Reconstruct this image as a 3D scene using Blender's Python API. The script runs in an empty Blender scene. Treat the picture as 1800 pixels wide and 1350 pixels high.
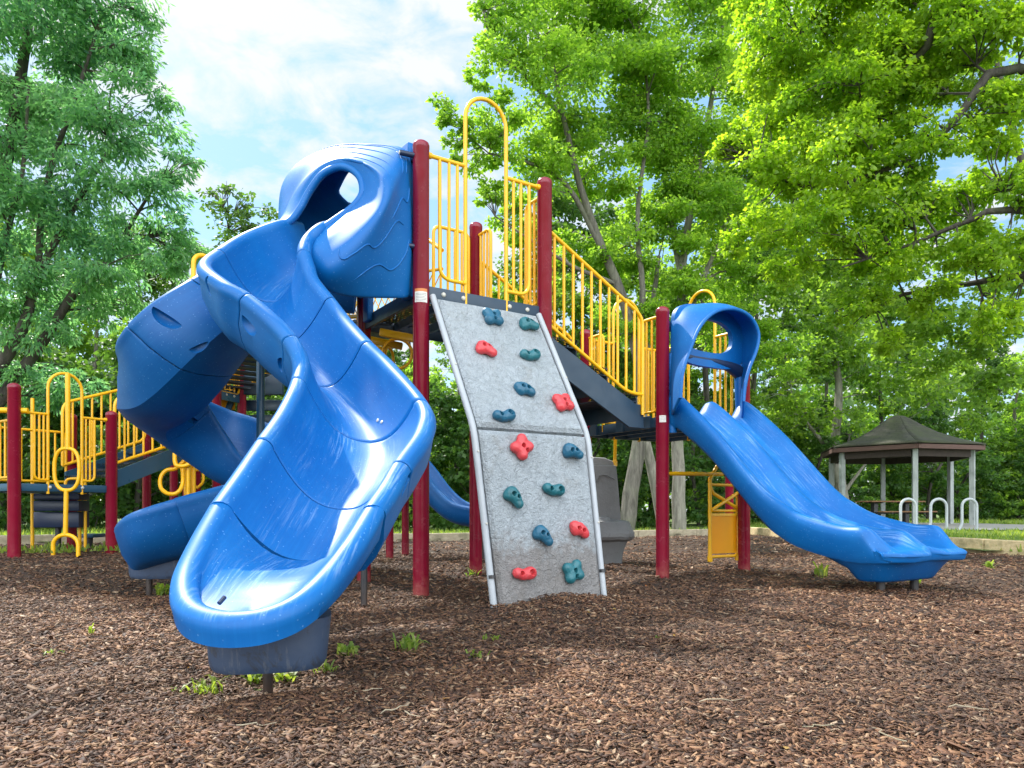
import bpy, bmesh, math, random
import numpy as np
from mathutils import Vector, Matrix, noise as mnoise
random.seed(7)
C = bpy.context.scene.collection
PI = math.pi
V = Vector
R = math.radians
# ------------------------------------------------------------------ camera
CH = 0.69; F = 1300.0; VH = 898.0
cd = bpy.data.cameras.new('camera'); cam = bpy.data.objects.new('camera', cd); C.objects.link(cam)
cd.sensor_width = 36; cd.lens = 36*F/1800; cd.shift_y = (VH-675)/1800
cd.clip_start = 0.05; cd.clip_end = 3000
cam.location = (0, 0, CH); cam.rotation_euler = (PI/2, 0, 0)
bpy.context.scene.camera = cam
def at(u, v, Y):
    'a point seen at photograph pixel (u, v) at distance Y'
    return V(((u-900)/F*Y, Y, CH+(VH-v)/F*Y))
# ------------------------------------------------------------------ ground height
E1 = V((.839, .545, 0)); E2 = V((-.545, .839, 0)); S2 = -E2
P1 = V((-.702, 5.707, 0)); D = 1.17
P2 = P1+D*E1; P4 = P1+D*E2; P3 = P2+D*E2
P5 = P2+1.39*E1; P7 = P5+D*E1; P8 = P5+D*E2; P6 = P7+D*E2
def sstep(a, b, x):
    t = min(1, max(0, (x-a)/(b-a))); return t*t*(3-2*t)
def bump(x, y, cx, cy, r):
    d = ((x-cx)**2+(y-cy)**2)/(r*r); return math.exp(-d)
def gz(x, y):
    z = 0.0 + .075*sstep(4.5, 8.5, y) + .04*sstep(9, 15, y)
    z += .10*sstep(15, 22, y)*sstep(3, 8, x)
    z += .09*sstep(-2.4, -4.6, x)*sstep(4.5, 8, y)
    z -= .10*bump(x, y, -1.0, 3.15, .42)           # hollow under the slide mouths
    z += .035*bump(x, y, -.78, 2.55, .35)
    z -= .13*bump(x, y, -3.1, 6.5, .55)
    z += .055*bump(x, y, 2.7, 5.3, .9)
    z += .07*bump(x, y, .35, 5.25, .55)            # mulch heaped at the climbing wall
    return z
def g3(p): return V((p[0], p[1], gz(p[0], p[1])))
# ------------------------------------------------------------------ materials
def nm(name):
    m = bpy.data.materials.new(name); m.use_nodes = True
    nt = m.node_tree; b = nt.nodes['Principled BSDF']
    return m, nt, b
def N(nt, t, **k):
    n = nt.nodes.new(t)
    for a, v in k.items():
        if a.startswith('i_'): n.inputs[a[2:].replace('_', ' ')].default_value = v
        else: setattr(n, a, v)
    return n
def L(nt, a, b): nt.links.new(a, b)
def ramp(nt, fac, stops):
    r = nt.nodes.new('ShaderNodeValToRGB'); e = r.color_ramp.elements
    while len(e) < len(stops): e.new(.5)
    for i, (p, c) in enumerate(stops):
        e[i].position = p; e[i].color = (c[0], c[1], c[2], 1) if not isinstance(c, (int, float)) else (c, c, c, 1)
    L(nt, fac, r.inputs[0]); return r.outputs[0]
def noise(nt, scale, detail=4, rough=.55, vec=None, dist=0):
    n = N(nt, 'ShaderNodeTexNoise'); n.inputs['Scale'].default_value = scale
    n.inputs['Detail'].default_value = detail; n.inputs['Roughness'].default_value = rough
    n.inputs['Distortion'].default_value = dist
    if vec is None:
        vec = N(nt, 'ShaderNodeTexCoord').outputs['Object']
    L(nt, vec, n.inputs['Vector']); return n.outputs['Fac']
def mapping(nt, scale=(1, 1, 1), rot=(0, 0, 0), kind='Object'):
    t = N(nt, 'ShaderNodeTexCoord'); m = N(nt, 'ShaderNodeMapping')
    m.inputs['Scale'].default_value = scale; m.inputs['Rotation'].default_value = rot
    L(nt, t.outputs[kind], m.inputs['Vector']); return m.outputs[0]
def mix(nt, fac, a, b, mode='MIX'):
    m = N(nt, 'ShaderNodeMix', data_type='RGBA', blend_type=mode)
    if isinstance(fac, (int, float)): m.inputs[0].default_value = fac
    else: L(nt, fac, m.inputs[0])
    for s, k in ((a, 6), (b, 7)):
        if hasattr(s, 'links'): L(nt, s, m.inputs[k])
        else: m.inputs[k].default_value = (s[0], s[1], s[2], 1)
    return m.outputs[2]
def bumpn(nt, b, h, strength=.3, dist=.01):
    n = N(nt, 'ShaderNodeBump'); n.inputs['Strength'].default_value = strength; n.inputs['Distance'].default_value = dist
    L(nt, h, n.inputs['Height']); L(nt, n.outputs[0], b.inputs['Normal'])
M = {}
def plastic(name, col, fade, rough=.3, worn=.0):
    m, nt, b = nm(name)
    n1 = noise(nt, 3.0, 5, .6); n2 = noise(nt, 60, 3, .6); n3 = noise(nt, 1.2, 3)
    c = mix(nt, ramp(nt, n1, [(.35, 0), (.75, .55)]), col, fade)
    c = mix(nt, ramp(nt, n2, [(.55, 0), (.8, .22)]), c, fade)
    if worn: c = mix(nt, ramp(nt, noise(nt, 9, 6, .75, None, .8), [(.55, 0), (.66, worn)]), c, (.03, .028, .026)); c = mix(nt, ramp(nt, noise(nt, 1, 5, .7, mapping(nt, (40, 40, 5))), [(.56, 0), (.7, worn*.7)]), c, (.16, .17, .18))
    L(nt, c, b.inputs['Base Color'])
    L(nt, ramp(nt, n3, [(.3, rough-.08), (.75, rough+.14)]), b.inputs['Roughness'])
    b.inputs['Specular IOR Level'].default_value = .5
    bumpn(nt, b, noise(nt, 220, 2), .06, .002)
    M[name] = m
def slide_mat(name, col, fade, streak_rot):
    'roto moulded plastic: chalky sun bleached skin, scuff scratches, water spots'
    m, nt, b = nm(name)
    n1 = noise(nt, 2.6, 5, .6); n3 = noise(nt, 1.5, 4, .6)
    c = mix(nt, ramp(nt, n1, [(.4, 0), (.8, .5)]), col, fade)
    sc = noise(nt, 1.0, 8, .7, mapping(nt, (55, 3.0, 1), (0, 0, 0), 'UV'), .25)
    area = noise(nt, 1.0, 4, .55, mapping(nt, (4.5, 2.2, 1), (0, 0, 0), 'UV'))
    scm = N(nt, 'ShaderNodeMath', operation='MULTIPLY')
    L(nt, ramp(nt, sc, [(.50, 0), (.72, 1)]), scm.inputs[0]); L(nt, ramp(nt, area, [(.44, 0), (.60, 1)]), scm.inputs[1])
    # scuffs only where trousers rub: surfaces that face up
    geo = N(nt, 'ShaderNodeNewGeometry'); sx = N(nt, 'ShaderNodeSeparateXYZ'); L(nt, geo.outputs['Normal'], sx.inputs[0])
    up = ramp(nt, sx.outputs['Z'], [(.3, 0), (.72, .75)])
    mm = N(nt, 'ShaderNodeMath', operation='MULTIPLY'); L(nt, scm.outputs[0], mm.inputs[0]); L(nt, up, mm.inputs[1])
    c = mix(nt, mm.outputs[0], c, (.30, .46, .68))
    v = N(nt, 'ShaderNodeTexVoronoi', feature='F1'); v.inputs['Scale'].default_value = 38
    L(nt, N(nt, 'ShaderNodeTexCoord').outputs['Object'], v.inputs['Vector'])
    spots = ramp(nt, v.outputs['Distance'], [(.05, .5), (.16, 0)])
    c = mix(nt, spots, c, (.2, .42, .75))
    L(nt, c, b.inputs['Base Color'])
    fine = noise(nt, 1, 6, .75, mapping(nt, (90, 5, 1), (0, 0, 0), 'UV'))
    c2_ = mix(nt, ramp(nt, fine, [(.5, 0), (.72, .35)]), c, fade); L(nt, c2_, b.inputs['Base Color'])
    L(nt, ramp(nt, n3, [(.3, .36), (.72, .56)]), b.inputs['Roughness'])
    b.inputs['Specular IOR Level'].default_value = .32
    bumpn(nt, b, noise(nt, 160, 3), .08, .002)
    M[name] = m
def paint(name, col, col2, rough=.28, foot=None):
    m, nt, b = nm(name)
    n1 = noise(nt, 4, 4)
    c = mix(nt, ramp(nt, n1, [(.35, 0), (.8, .6)]), col, col2)
    chips = noise(nt, 70, 5, .7)
    c = mix(nt, ramp(nt, chips, [(.73, 0), (.76, .6)]), c, (.55, .5, .45))
    if foot:
        t = N(nt, 'ShaderNodeTexCoord'); s = N(nt, 'ShaderNodeSeparateXYZ'); L(nt, t.outputs['Object'], s.inputs[0])
        a = N(nt, 'ShaderNodeMath', operation='MULTIPLY_ADD'); L(nt, noise(nt, 14, 4), a.inputs[0]); a.inputs[1].default_value = .5; L(nt, s.outputs['Z'], a.inputs[2])
        c = mix(nt, ramp(nt, a.outputs[0], [(.2, .75), (.46, 0)]), c, foot)
    L(nt, c, b.inputs['Base Color'])
    L(nt, ramp(nt, noise(nt, 9, 3), [(.3, rough-.06), (.8, rough+.14)]), b.inputs['Roughness'])
    M[name] = m
slide_mat('blue_plastic', (.0004, .104, .355), (.008, .18, .50), (0, 0, R(8)))
slide_mat('blue_plastic_dark', (.0004, .078, .27), (.006, .135, .38), (0, 0, R(-33)))  # darker tone of the same blue slide plastic, scuffs unchanged
plastic('navy_plastic', (.008, .02, .06), (.02, .04, .09), .35)
plastic('slide_foot_plastic', (.03, .055, .11), (.07, .095, .14), .5, .75)
paint('red_paint', (.20, .004, .022), (.25, .008, .032), .2, (.34, .10, .08))
paint('yellow_paint', (.84, .43, .003), (.90, .50, .006), .3)
paint('navy_paint', (.012, .035, .065), (.02, .05, .085), .38)
paint('blue_steel_paint', (.016, .07, .13), (.025, .09, .15), .32)
paint('galvanised', (.36, .39, .42), (.5, .53, .56), .4)
paint('dark_pipe', (.02, .022, .026), (.035, .036, .04), .4, (.08, .05, .035))
paint('bolt_metal', (.5, .48, .42), (.62, .6, .55), .3)
plastic('hold_red', (.58, .045, .055), (.66, .08, .09), .4, .35)
plastic('hold_teal', (.012, .12, .15), (.03, .19, .22), .4, .35)
plastic('hold_blue', (.010, .095, .17), (.025, .15, .25), .4, .35)
def board_mat():
    m, nt, b = nm('yellow_board'); c = mix(nt, noise(nt, 5, 4), (.90, .46, .003), (.95, .53, .008)); L(nt, c, b.inputs['Base Color']); b.inputs['Roughness'].default_value = .4
    t = N(nt, 'ShaderNodeBsdfTranslucent'); L(nt, c, t.inputs['Color']); ms = N(nt, 'ShaderNodeMixShader'); ms.inputs[0].default_value = .45
    L(nt, b.outputs[0], ms.inputs[1]); L(nt, t.outputs[0], ms.inputs[2]); L(nt, ms.outputs[0], nt.nodes['Material Output'].inputs['Surface']); M['yellow_board'] = m
board_mat()
def wall_mat():
    m, nt, b = nm('wall_plastic')
    n = noise(nt, 2.2, 5, .6); sp = noise(nt, 150, 2, .6); st = noise(nt, 1, 6, .7, mapping(nt, (9, 9, 1.1)))
    c = mix(nt, n, (.34, .385, .42), (.46, .505, .54))
    c = mix(nt, ramp(nt, sp, [(.5, 0), (.62, .45)]), c, (.17, .20, .23))
    c = mix(nt, ramp(nt, st, [(.52, 0), (.75, .4)]), c, (.22, .235, .23))
    c = mix(nt, ramp(nt, noise(nt, 13, 6, .75), [(.6, 0), (.72, .35)]), c, (.44, .46, .47))
    c = mix(nt, ramp(nt, noise(nt, 3.4, 6, .7, None, .5), [(.56, 0), (.70, .45)]), c, (.23, .21, .18))
    t_ = N(nt, 'ShaderNodeTexCoord'); s_ = N(nt, 'ShaderNodeSeparateXYZ'); L(nt, t_.outputs['Object'], s_.inputs[0])
    sp_ = N(nt, 'ShaderNodeMath', operation='MULTIPLY_ADD'); L(nt, noise(nt, 11, 6, .7), sp_.inputs[0]); sp_.inputs[1].default_value = -.75; L(nt, s_.outputs['Z'], sp_.inputs[2])
    c = mix(nt, ramp(nt, sp_.outputs[0], [(-.12, .0), (.0, .55), (.18, 0)]) if False else ramp(nt, sp_.outputs[0], [(.0, .55), (.16, 0)]), c, (.15, .10, .065))
    L(nt, c, b.inputs['Base Color']); b.inputs['Roughness'].default_value = .55
    w1 = noise(nt, 17, 5, .65, None, 1.6); w2 = noise(nt, 90, 3, .6)
    a = N(nt, 'ShaderNodeMath', operation='MULTIPLY_ADD'); L(nt, w2, a.inputs[0]); a.inputs[1].default_value = .35; L(nt, w1, a.inputs[2])
    bumpn(nt, b, a.outputs[0], 1.0, .034)
    M['wall_plastic'] = m
    m, nt, b = nm('rock_plastic')
    n = noise(nt, 3, 5, .6); c = mix(nt, n, (.13, .14, .145), (.26, .27, .27))
    c = mix(nt, ramp(nt, noise(nt, 25, 5, .7), [(.55, 0), (.8, .5)]), c, (.09, .095, .1))
    L(nt, c, b.inputs['Base Color']); b.inputs['Roughness'].default_value = .6
    bumpn(nt, b, noise(nt, 30, 6, .7, None, .6), .5, .012); M['rock_plastic'] = m
    # perforated steel: round holes punched through the sheet
    m, nt, b = nm('perforated_steel')
    v = N(nt, 'ShaderNodeTexVoronoi', feature='F1'); v.inputs['Scale'].default_value = 1; v.inputs['Randomness'].default_value = 0
    L(nt, mapping(nt, (24, 24, .01), (0, 0, R(33))), v.inputs['Vector'])
    L(nt, ramp(nt, v.outputs['Distance'], [(.36, 0), (.37, 1)]), b.inputs['Alpha'])
    L(nt, mix(nt, noise(nt, 6, 4), (.006, .012, .022), (.014, .024, .04)), b.inputs['Base Color']); b.inputs['Roughness'].default_value = .5
    M['perforated_steel'] = m
    m, nt, b = nm('sticker_white'); L(nt, mix(nt, noise(nt, 40, 3), (.62, .60, .55), (.78, .76, .72)), b.inputs['Base Color']); M['sticker_white'] = m
    m, nt, b = nm('sticker_orange'); L(nt, mix(nt, noise(nt, 40, 3), (.55, .17, .04), (.66, .22, .06)), b.inputs['Base Color']); M['sticker_orange'] = m
    m, nt, b = nm('sticker_print'); L(nt, mix(nt, noise(nt, 40, 3), (.12, .12, .12), (.25, .25, .25)), b.inputs['Base Color']); M['sticker_print'] = m
    m, nt, b = nm('gazebo_shingle')
    br = N(nt, 'ShaderNodeTexBrick'); br.inputs['Scale'].default_value = 1
    br.inputs['Color1'].default_value = (.034, .034, .022, 1); br.inputs['Color2'].default_value = (.06, .056, .04, 1); br.inputs['Mortar'].default_value = (.02, .022, .014, 1)
    br.inputs['Mortar Size'].default_value = .012; br.inputs['Brick Width'].default_value = .3; br.inputs['Row Height'].default_value = .12
    L(nt, N(nt, 'ShaderNodeTexCoord').outputs['UV'], br.inputs['Vector'])
    c = mix(nt, ramp(nt, noise(nt, 2.2, 5, .65), [(.4, 0), (.65, .85)]), br.outputs['Color'], (.045, .056, .018))
    c = mix(nt, ramp(nt, noise(nt, 7, 5, .7), [(.5, 0), (.75, .5)]), c, (.085, .08, .062))
    L(nt, c, b.inputs['Base Color']); b.inputs['Roughness'].default_value = .9
    bumpn(nt, b, br.outputs['Fac'], -.5, .01); M['gazebo_shingle'] = m
    def wood(name, a, c2, scale, stain=None):
        m, nt, b = nm(name)
        n = noise(nt, 1, 6, .65, mapping(nt, scale), .4)
        c = mix(nt, ramp(nt, n, [(.3, 0), (.7, 1)]), a, c2)
        if stain: c = mix(nt, ramp(nt, noise(nt, 2.4, 5, .6), [(.48, 0), (.62, .8)]), c, stain)
        L(nt, c, b.inputs['Base Color']); b.inputs['Roughness'].default_value = .8
        bumpn(nt, b, n, .5, .01); M[name] = m
    wood('post_wood', (.26, .29, .29), (.40, .43, .42), (30, 30, 2.5), (.22, .25, .24))
    wood('fascia_wood', (.085, .045, .038), (.13, .072, .06), (4, 4, 30))
    wood('ceiling_wood', (.03, .022, .018), (.05, .035, .028), (8, 30, 8))
    wood('timber_wood', (.50, .37, .19), (.68, .54, .31), (2, 26, 26), (.16, .16, .07))
    wood('old_timber', (.26, .22, .15), (.42, .36, .25), (2, 22, 22), (.15, .14, .08))
    wood('table_wood', (.16, .085, .035), (.24, .13, .06), (3, 30, 30))
wall_mat()
# ------------------------------------------------------------------ mesh builder
def set_uv(me, rows, m, nrow=None):
    'u across the profile, v along the run, in metres; grid vertices come first in the mesh'
    cl = [0.0]
    for a, b in zip(rows[:-1], rows[1:]): cl.append(cl[-1]+(sum(a, V())/len(a)-sum(b, V())/len(b)).length)
    pl = [0.0]; r0 = rows[len(rows)//2]
    for a, b in zip(r0[:-1], r0[1:]): pl.append(pl[-1]+(a-b).length)
    uv = me.uv_layers.new(name='UVMap'); n = len(rows)*m
    idx = np.empty(len(me.loops), np.int32); me.loops.foreach_get('vertex_index', idx)
    ok = idx < n; r_, c_ = np.where(ok, idx//m, 0), np.where(ok, idx % m, 0)
    out = np.stack([np.array(pl)[c_], np.array(cl)[r_]], 1).astype(np.float32); uv.data.foreach_set('uv', out.ravel())
class MB:
    def __init__(s): s.v = []; s.f = []; s.mi = []; s.cur = 0
    def add(s, vs, fs):
        o = len(s.v); s.v += [tuple(p) for p in vs]
        s.f += [tuple(i+o for i in f) for f in fs]; s.mi += [s.cur]*len(fs)
    def box(s, c, hx, hy, hz, ax=None):
        'box at centre c, half sizes along axes ax'
        c = V(c); X, Y, Z = ax if ax else (V((1, 0, 0)), V((0, 1, 0)), V((0, 0, 1)))
        vs = [c+X*(i*hx)+Y*(j*hy)+Z*(k*hz) for i in (-1, 1) for j in (-1, 1) for k in (-1, 1)]
        fs = [(0, 1, 3, 2), (4, 6, 7, 5), (0, 4, 5, 1), (2, 3, 7, 6), (0, 2, 6, 4), (1, 5, 7, 3)]
        if X.cross(Y).dot(Z) < 0: fs = [tuple(reversed(f)) for f in fs]
        s.add(vs, fs)
    def tube(s, pts, r, n=10, closed=False, caps=True):
        pts = [V(p) for p in pts]; k = len(pts)
        rs = r if isinstance(r, (list, tuple)) else [r]*k
        tan = []
        for i in range(k):
            a = pts[(i-1) % k] if (closed or i > 0) else pts[i]
            b = pts[(i+1) % k] if (closed or i < k-1) else pts[i]
            tan.append((b-a).normalized())
        t = tan[0]; u = t.cross(V((0, 0, 1)))
        if u.length < .1: u = t.cross(V((1, 0, 0)))
        u.normalize(); vs = []
        for i in range(k):
            t = tan[i]; u = (u-t*u.dot(t)).normalized(); w = t.cross(u)
            vs += [pts[i]+(u*math.cos(2*PI*j/n)+w*math.sin(2*PI*j/n))*rs[i] for j in range(n)]
        fs = []
        for i in range(k if closed else k-1):
            a = i*n; b = ((i+1) % k)*n
            fs += [(a+j, a+(j+1) % n, b+(j+1) % n, b+j) for j in range(n)]
        if caps and not closed:
            fs.append(tuple(reversed(range(n)))); fs.append(tuple(range((k-1)*n, k*n)))
        s.add(vs, fs)
    def lathe(s, c, prof, n=20, ax=None):
        'prof: (radius, height) list about axis Z through c'
        c = V(c); X, Y, Z = ax if ax else (V((1, 0, 0)), V((0, 1, 0)), V((0, 0, 1)))
        vs = []
        for r, h in prof:
            vs += [c+Z*h+(X*math.cos(2*PI*j/n)+Y*math.sin(2*PI*j/n))*r for j in range(n)]
        fs = []
        for i in range(len(prof)-1):
            a = i*n; b = a+n
            fs += [(a+j, a+(j+1) % n, b+(j+1) % n, b+j) for j in range(n)]
        fs.append(tuple(reversed(range(n)))); m = (len(prof)-1)*n; fs.append(tuple(range(m, m+n)))
        s.add(vs, fs)
    def grid(s, rows, closed_u=False):
        n = len(rows[0]); vs = [p for r in rows for p in r]; fs = []
        for i in range(len(rows)-1):
            for j in range(n if closed_u else n-1):
                fs.append((i*n+j, i*n+(j+1) % n, (i+1)*n+(j+1) % n, (i+1)*n+j))
        s.add(vs, fs)
    def build(s, name, mats, parent=None, smooth=35, bevel=0, seg=2, recalc=False):
        me = bpy.data.meshes.new(name); me.from_pydata(s.v, [], s.f)
        for m in (mats if isinstance(mats, (list, tuple)) else [mats]): me.materials.append(M[m] if isinstance(m, str) else m)
        if any(s.mi): me.polygons.foreach_set('material_index', s.mi)
        if recalc or bevel:
            bm = bmesh.new(); bm.from_mesh(me)
            if recalc: bmesh.ops.recalc_face_normals(bm, faces=bm.faces)
            if bevel:
                es = [e for e in bm.edges if len(e.link_faces) == 2 and e.calc_face_angle(0) > R(50)]
                bmesh.ops.bevel(bm, geom=es, offset=bevel, segments=seg, affect='EDGES', profile=.5, clamp_overlap=True)
            bm.to_mesh(me); bm.free()
        if smooth:
            me.polygons.foreach_set('use_smooth', [True]*len(me.polygons)); me.set_sharp_from_angle(angle=R(smooth))
        o = bpy.data.objects.new(name, me); C.objects.link(o)
        if parent: o.parent = parent; o.matrix_parent_inverse = parent.matrix_basis.inverted()
        return o
def empty(name, loc=(0, 0, 0)):
    o = bpy.data.objects.new(name, None); C.objects.link(o); o.location = loc; o.empty_display_size = .2; return o
def tag(o, label=None, cat=None, group=None, kind=None):
    if label: o['label'] = label
    if cat: o['category'] = cat
    if group: o['group'] = group
    if kind: o['kind'] = kind
    return o
def fillet(pts, r, n=6):
    'polyline with its inner corners rounded'
    pts = [V(p) for p in pts]; out = [pts[0]]
    for i in range(1, len(pts)-1):
        a, b, c = pts[i-1], pts[i], pts[i+1]
        d1 = (a-b); d2 = (c-b); rr = min(r, d1.length*.49, d2.length*.49)
        d1.normalize(); d2.normalize(); p = b+d1*rr; q = b+d2*rr
        for k in range(n+1):
            t = k/n; out.append(p*(1-t)**2+b*2*t*(1-t)+q*t*t)
    out.append(pts[-1]); return out
def catmull(pts, n, closed=False):
    'n samples along a centripetal-ish catmull rom through pts (arrays)'
    P = np.array([list(p) for p in pts], float); k = len(P)
    ts = np.linspace(0, k-1, n); out = []
    for t in ts:
        i = min(int(t), k-2); f = t-i
        p0 = P[i-1] if i > 0 else 2*P[0]-P[1]; p1 = P[i]; p2 = P[i+1]; p3 = P[i+2] if i+2 < k else 2*P[-1]-P[-2]
        out.append(.5*((2*p1)+(-p0+p2)*f+(2*p0-5*p1+4*p2-p3)*f*f+(-p0+3*p1-3*p2+p3)*f**3))
    return np.array(out)
# ================================================================== the play structure: one bolted thing
ps = empty('play_structure', (.3, 6.9, 0))
tag(ps, 'large playground climbing frame with blue slides, maroon posts and yellow railings', 'play structure')
PR = .0635
ZT, ZL, ZA, ZR = 2.42, 1.585, .985, 2.43         # deck heights: high tower, landing, left deck, rear deck
def post(p, top, r=PR, name='post', mat='red_paint'):
    b = gz(p[0], p[1])-.12; mb = MB(); h = top-b
    mb.lathe((p[0], p[1], b), [(r, 0), (r, h-.055), (r*1.03, h-.052), (r*1.03, h-.03), (r*.94, h-.012), (r*.7, h), (r*.3, h+.012), (.001, h+.015)], 24)
    return mb.build(name, mat, ps, 40)
TT = 3.536
for p in (P1, P2, P3, P4): post(p, TT)
TLW = 2.64
p5 = post(P5, TLW); post(P7, TLW-.02); post(P8, TLW+.02); post(P6, TLW)
A1 = at(25, 978, 8.19); A2 = at(196, 970, 9.04); A1.z = A2.z = 0
AE = (A2-A1).normalized(); AN = V((-AE.y, AE.x, 0)); AW = (A2-A1).length
A3 = A2+AN*AW; A4 = A1+AN*AW
post(A1, at(25, 675, 8.19).z, .066); post(A2, at(196, 724, 9.04).z, .066); post(A3, at(181, 733, 9.9).z, .06); post(A4, at(18, 696, 9.2).z, .06)
# ---- decks
def deck(a, b, c, d, z, name='deck', th=.05):
    'perforated sheet on a folded steel rim; a b c d are the corner posts'
    mb = MB(); cs = [V((p.x, p.y, z)) for p in (a, b, c, d)]
    ct = sum(cs, V())/4
    cs = [ct+(p-ct)*.99 for p in cs]
    mb.add(cs+[p-V((0, 0, .006)) for p in cs], [(0, 1, 2, 3), (7, 6, 5, 4), (0, 4, 5, 1), (1, 5, 6, 2), (2, 6, 7, 3), (3, 7, 4, 0)])
    o = mb.build(name, 'perforated_steel', ps, 0)
    ri = MB()
    for i in range(1, 4):                           # stiffening ribs underneath
        t = i/4; p = cs[0].lerp(cs[1], t); q = cs[3].lerp(cs[2], t); ax = (q-p).normalized()
        ri.box((p+q)/2-V((0, 0, .045)), (q-p).length/2-.02, .016, .035, (ax, V((-ax.y, ax.x, 0)), V((0, 0, 1))))
    ri.build('deck_rib', 'navy_paint', o, 0)
    return o
def beam(a, b, z0, z1, mat='navy_paint', bolts=(), th=.028, out=None, inset=PR, name='deck_beam'):
    a = V((a[0], a[1], 0)); b = V((b[0], b[1], 0)); ax = (b-a).normalized(); nn = V((ax.y, -ax.x, 0))
    a2 = a+ax*inset; b2 = b-ax*inset
    mb = MB(); mb.box(((a2+b2)/2)+V((0, 0, (z0+z1)/2)), (b2-a2).length/2, th/2, (z1-z0)/2, (ax, nn, V((0, 0, 1))))
    o = mb.build(name, mat, ps, 30, .004)
    if bolts:
        for t in bolts:
            bb = MB(); c = a2.lerp(b2, t)+nn*(th/2)+V((0, 0, z1-(z1-z0)*.42))
            bb.lathe(c, [(.019, -.004), (.019, .004), (.0155, .010), (.008, .014)], 14, (ax, V((0, 0, 1)), nn))
            bb.build('bolt', 'bolt_metal', o, 40)
    return o
def ring_beams(a, b, c, d, z, h=.115, mat='navy_paint', skip=(), bolts=(.12, .29, .71, .88)):
    for i, (p, q) in enumerate(((a, b), (b, c), (c, d), (d, a))):
        if i in skip: continue
        beam(p, q, z-h+.012, z+.012, mat, bolts if i == 0 else ())
deck(P1, P2, P3, P4, ZT); ring_beams(P1, P2, P3, P4, ZT)
deck(P5, P7, P6, P8, ZL); ring_beams(P5, P7, P6, P8, ZL, .10)
deck(A1, A2, A3, A4, ZA); ring_beams(A1, A2, A3, A4, ZA, .085, 'blue_steel_paint', (), (.32, .70))
# ---- railings
YP, YB = .0165, .0125
def frame(a, b):
    a = V((a[0], a[1], 0)); b = V((b[0], b[1], 0)); ax = (b-a).normalized(); w = (b-a).length
    return lambda t, z, o=0: a+ax*(t*w)+V((ax.y, -ax.x, 0))*o+V((0, 0, z))
def arch_guard(a, b, z, top=1.03, arch=1.62, bot=.09, off=0, out=.138, inn=.335, label=None):
    'entrance railing: a tall hoop between two short barred panels'
    f = frame(a, b); w = (V(b)-V(a)).length; mb = MB()
    r = (1-2*inn)*w/2
    hoop = [f(inn, z-.10, off)]+[f(inn, z+arch-r, off)]
    for k in range(1, 12):
        t = PI*k/12; hoop.append(f(.5-(.5-inn)*math.cos(t), z+arch-r+r*math.sin(t), off))
    hoop += [f(1-inn, z+arch-r, off), f(1-inn, z-.10, off)]
    mb.tube(hoop, YP, 12)
    for s in (0, 1):
        g = (lambda t, zz: f(t, zz, off)) if s == 0 else (lambda t, zz: f(1-t, zz, off))
        mb.tube([g(PR/w, z+top), g(inn, z+top)], YP, 10)
        mb.lathe(g(PR/w-.005, z+top)-V((0, 0, .0)), [(.024, -.03), (.026, 0), (.024, .03)], 10, (V((0, 0, 1)), (f(0, 0, 1)-f(0, 0, 0)), (f(1, 0)-f(0, 0)).normalized()))
        mb.tube(fillet([g(out, z+top), g(out, z+bot), g(inn, z+bot)], .11, 7), YB+.002, 10)
        for t in (out+(inn-out)*.36, out+(inn-out)*.68):
            mb.tube([g(t, z+top), g(t, z+bot)], YB, 8)
        mb.tube([g(inn, z+bot), g(inn-.02, z+bot)], .021, 10)
    o = mb.build('railing', 'yellow_paint', ps, 50)
    if label: o['label'] = label
    return o
def bar_guard(a, b, z, n, top=1.0, bot=.09, off=0, ends=(.07, .93), curved=True, za=None, zb=None, r=YP):
    'rail panel, its frame bent from one pipe'
    f = frame(a, b); mb = MB(); za = z if za is None else za; zb = z if zb is None else zb
    zz = lambda t: za+(zb-za)*t
    e0, e1 = ends
    loop = fillet([f(e0, zz(e0)+bot, off), f(e0, zz(e0)+top, off), f(e1, zz(e1)+top, off), f(e1, zz(e1)+bot, off), f(e0, zz(e0)+bot, off)], .08, 5)
    mb.tube(loop, r, 10)
    for i in range(1, n+1):
        t = e0+(e1-e0)*i/(n+1); mb.tube([f(t, zz(t)+bot, off), f(t, zz(t)+top, off)], YB, 8)
    return mb.build('railing', 'yellow_paint', ps, 50)
arch_guard(P1, P2, ZT, label='yellow railing with tall hoop above the climbing wall')
bar_guard(P3, P4, ZT, 4, 1.0, .1, 0, (.07, .40))
# ---- narrow entrance panels beside the stairs on the high tower
def entry(a, b, z, side, w0=.06, w1=.24, n=2, top=.98):
    f = frame(a, b); mb = MB(); g = (lambda t, q: f(t, q)) if side == 0 else (lambda t, q: f(1-t, q))
    mb.tube(fillet([g(w0, z+top), g(w1, z+top), g(w1, z-.06)], .07, 6), YP, 10)
    mb.tube(fillet([g(w1, z+.07), g(w0+.02, z+.07), g(w0+.02, z+top)], .06, 6), YB, 10)
    for i in range(n):
        t = w0+.02+(w1-w0-.02)*(i+1)/(n+1); mb.tube([g(t, z+.07), g(t, z+top)], YB, 8)
    return mb.build('railing', 'yellow_paint', ps, 50)
entry(P2, P3, ZT, 0); entry(P2, P3, ZT, 1)
entry(P5, P8, ZL, 0, .04, .25); entry(P5, P8, ZL, 1, .04, .25)
arch_guard(P8, P6, ZL, .98, 1.5); arch_guard(P7, P6, ZL, 1.0, 1.55); 
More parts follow.
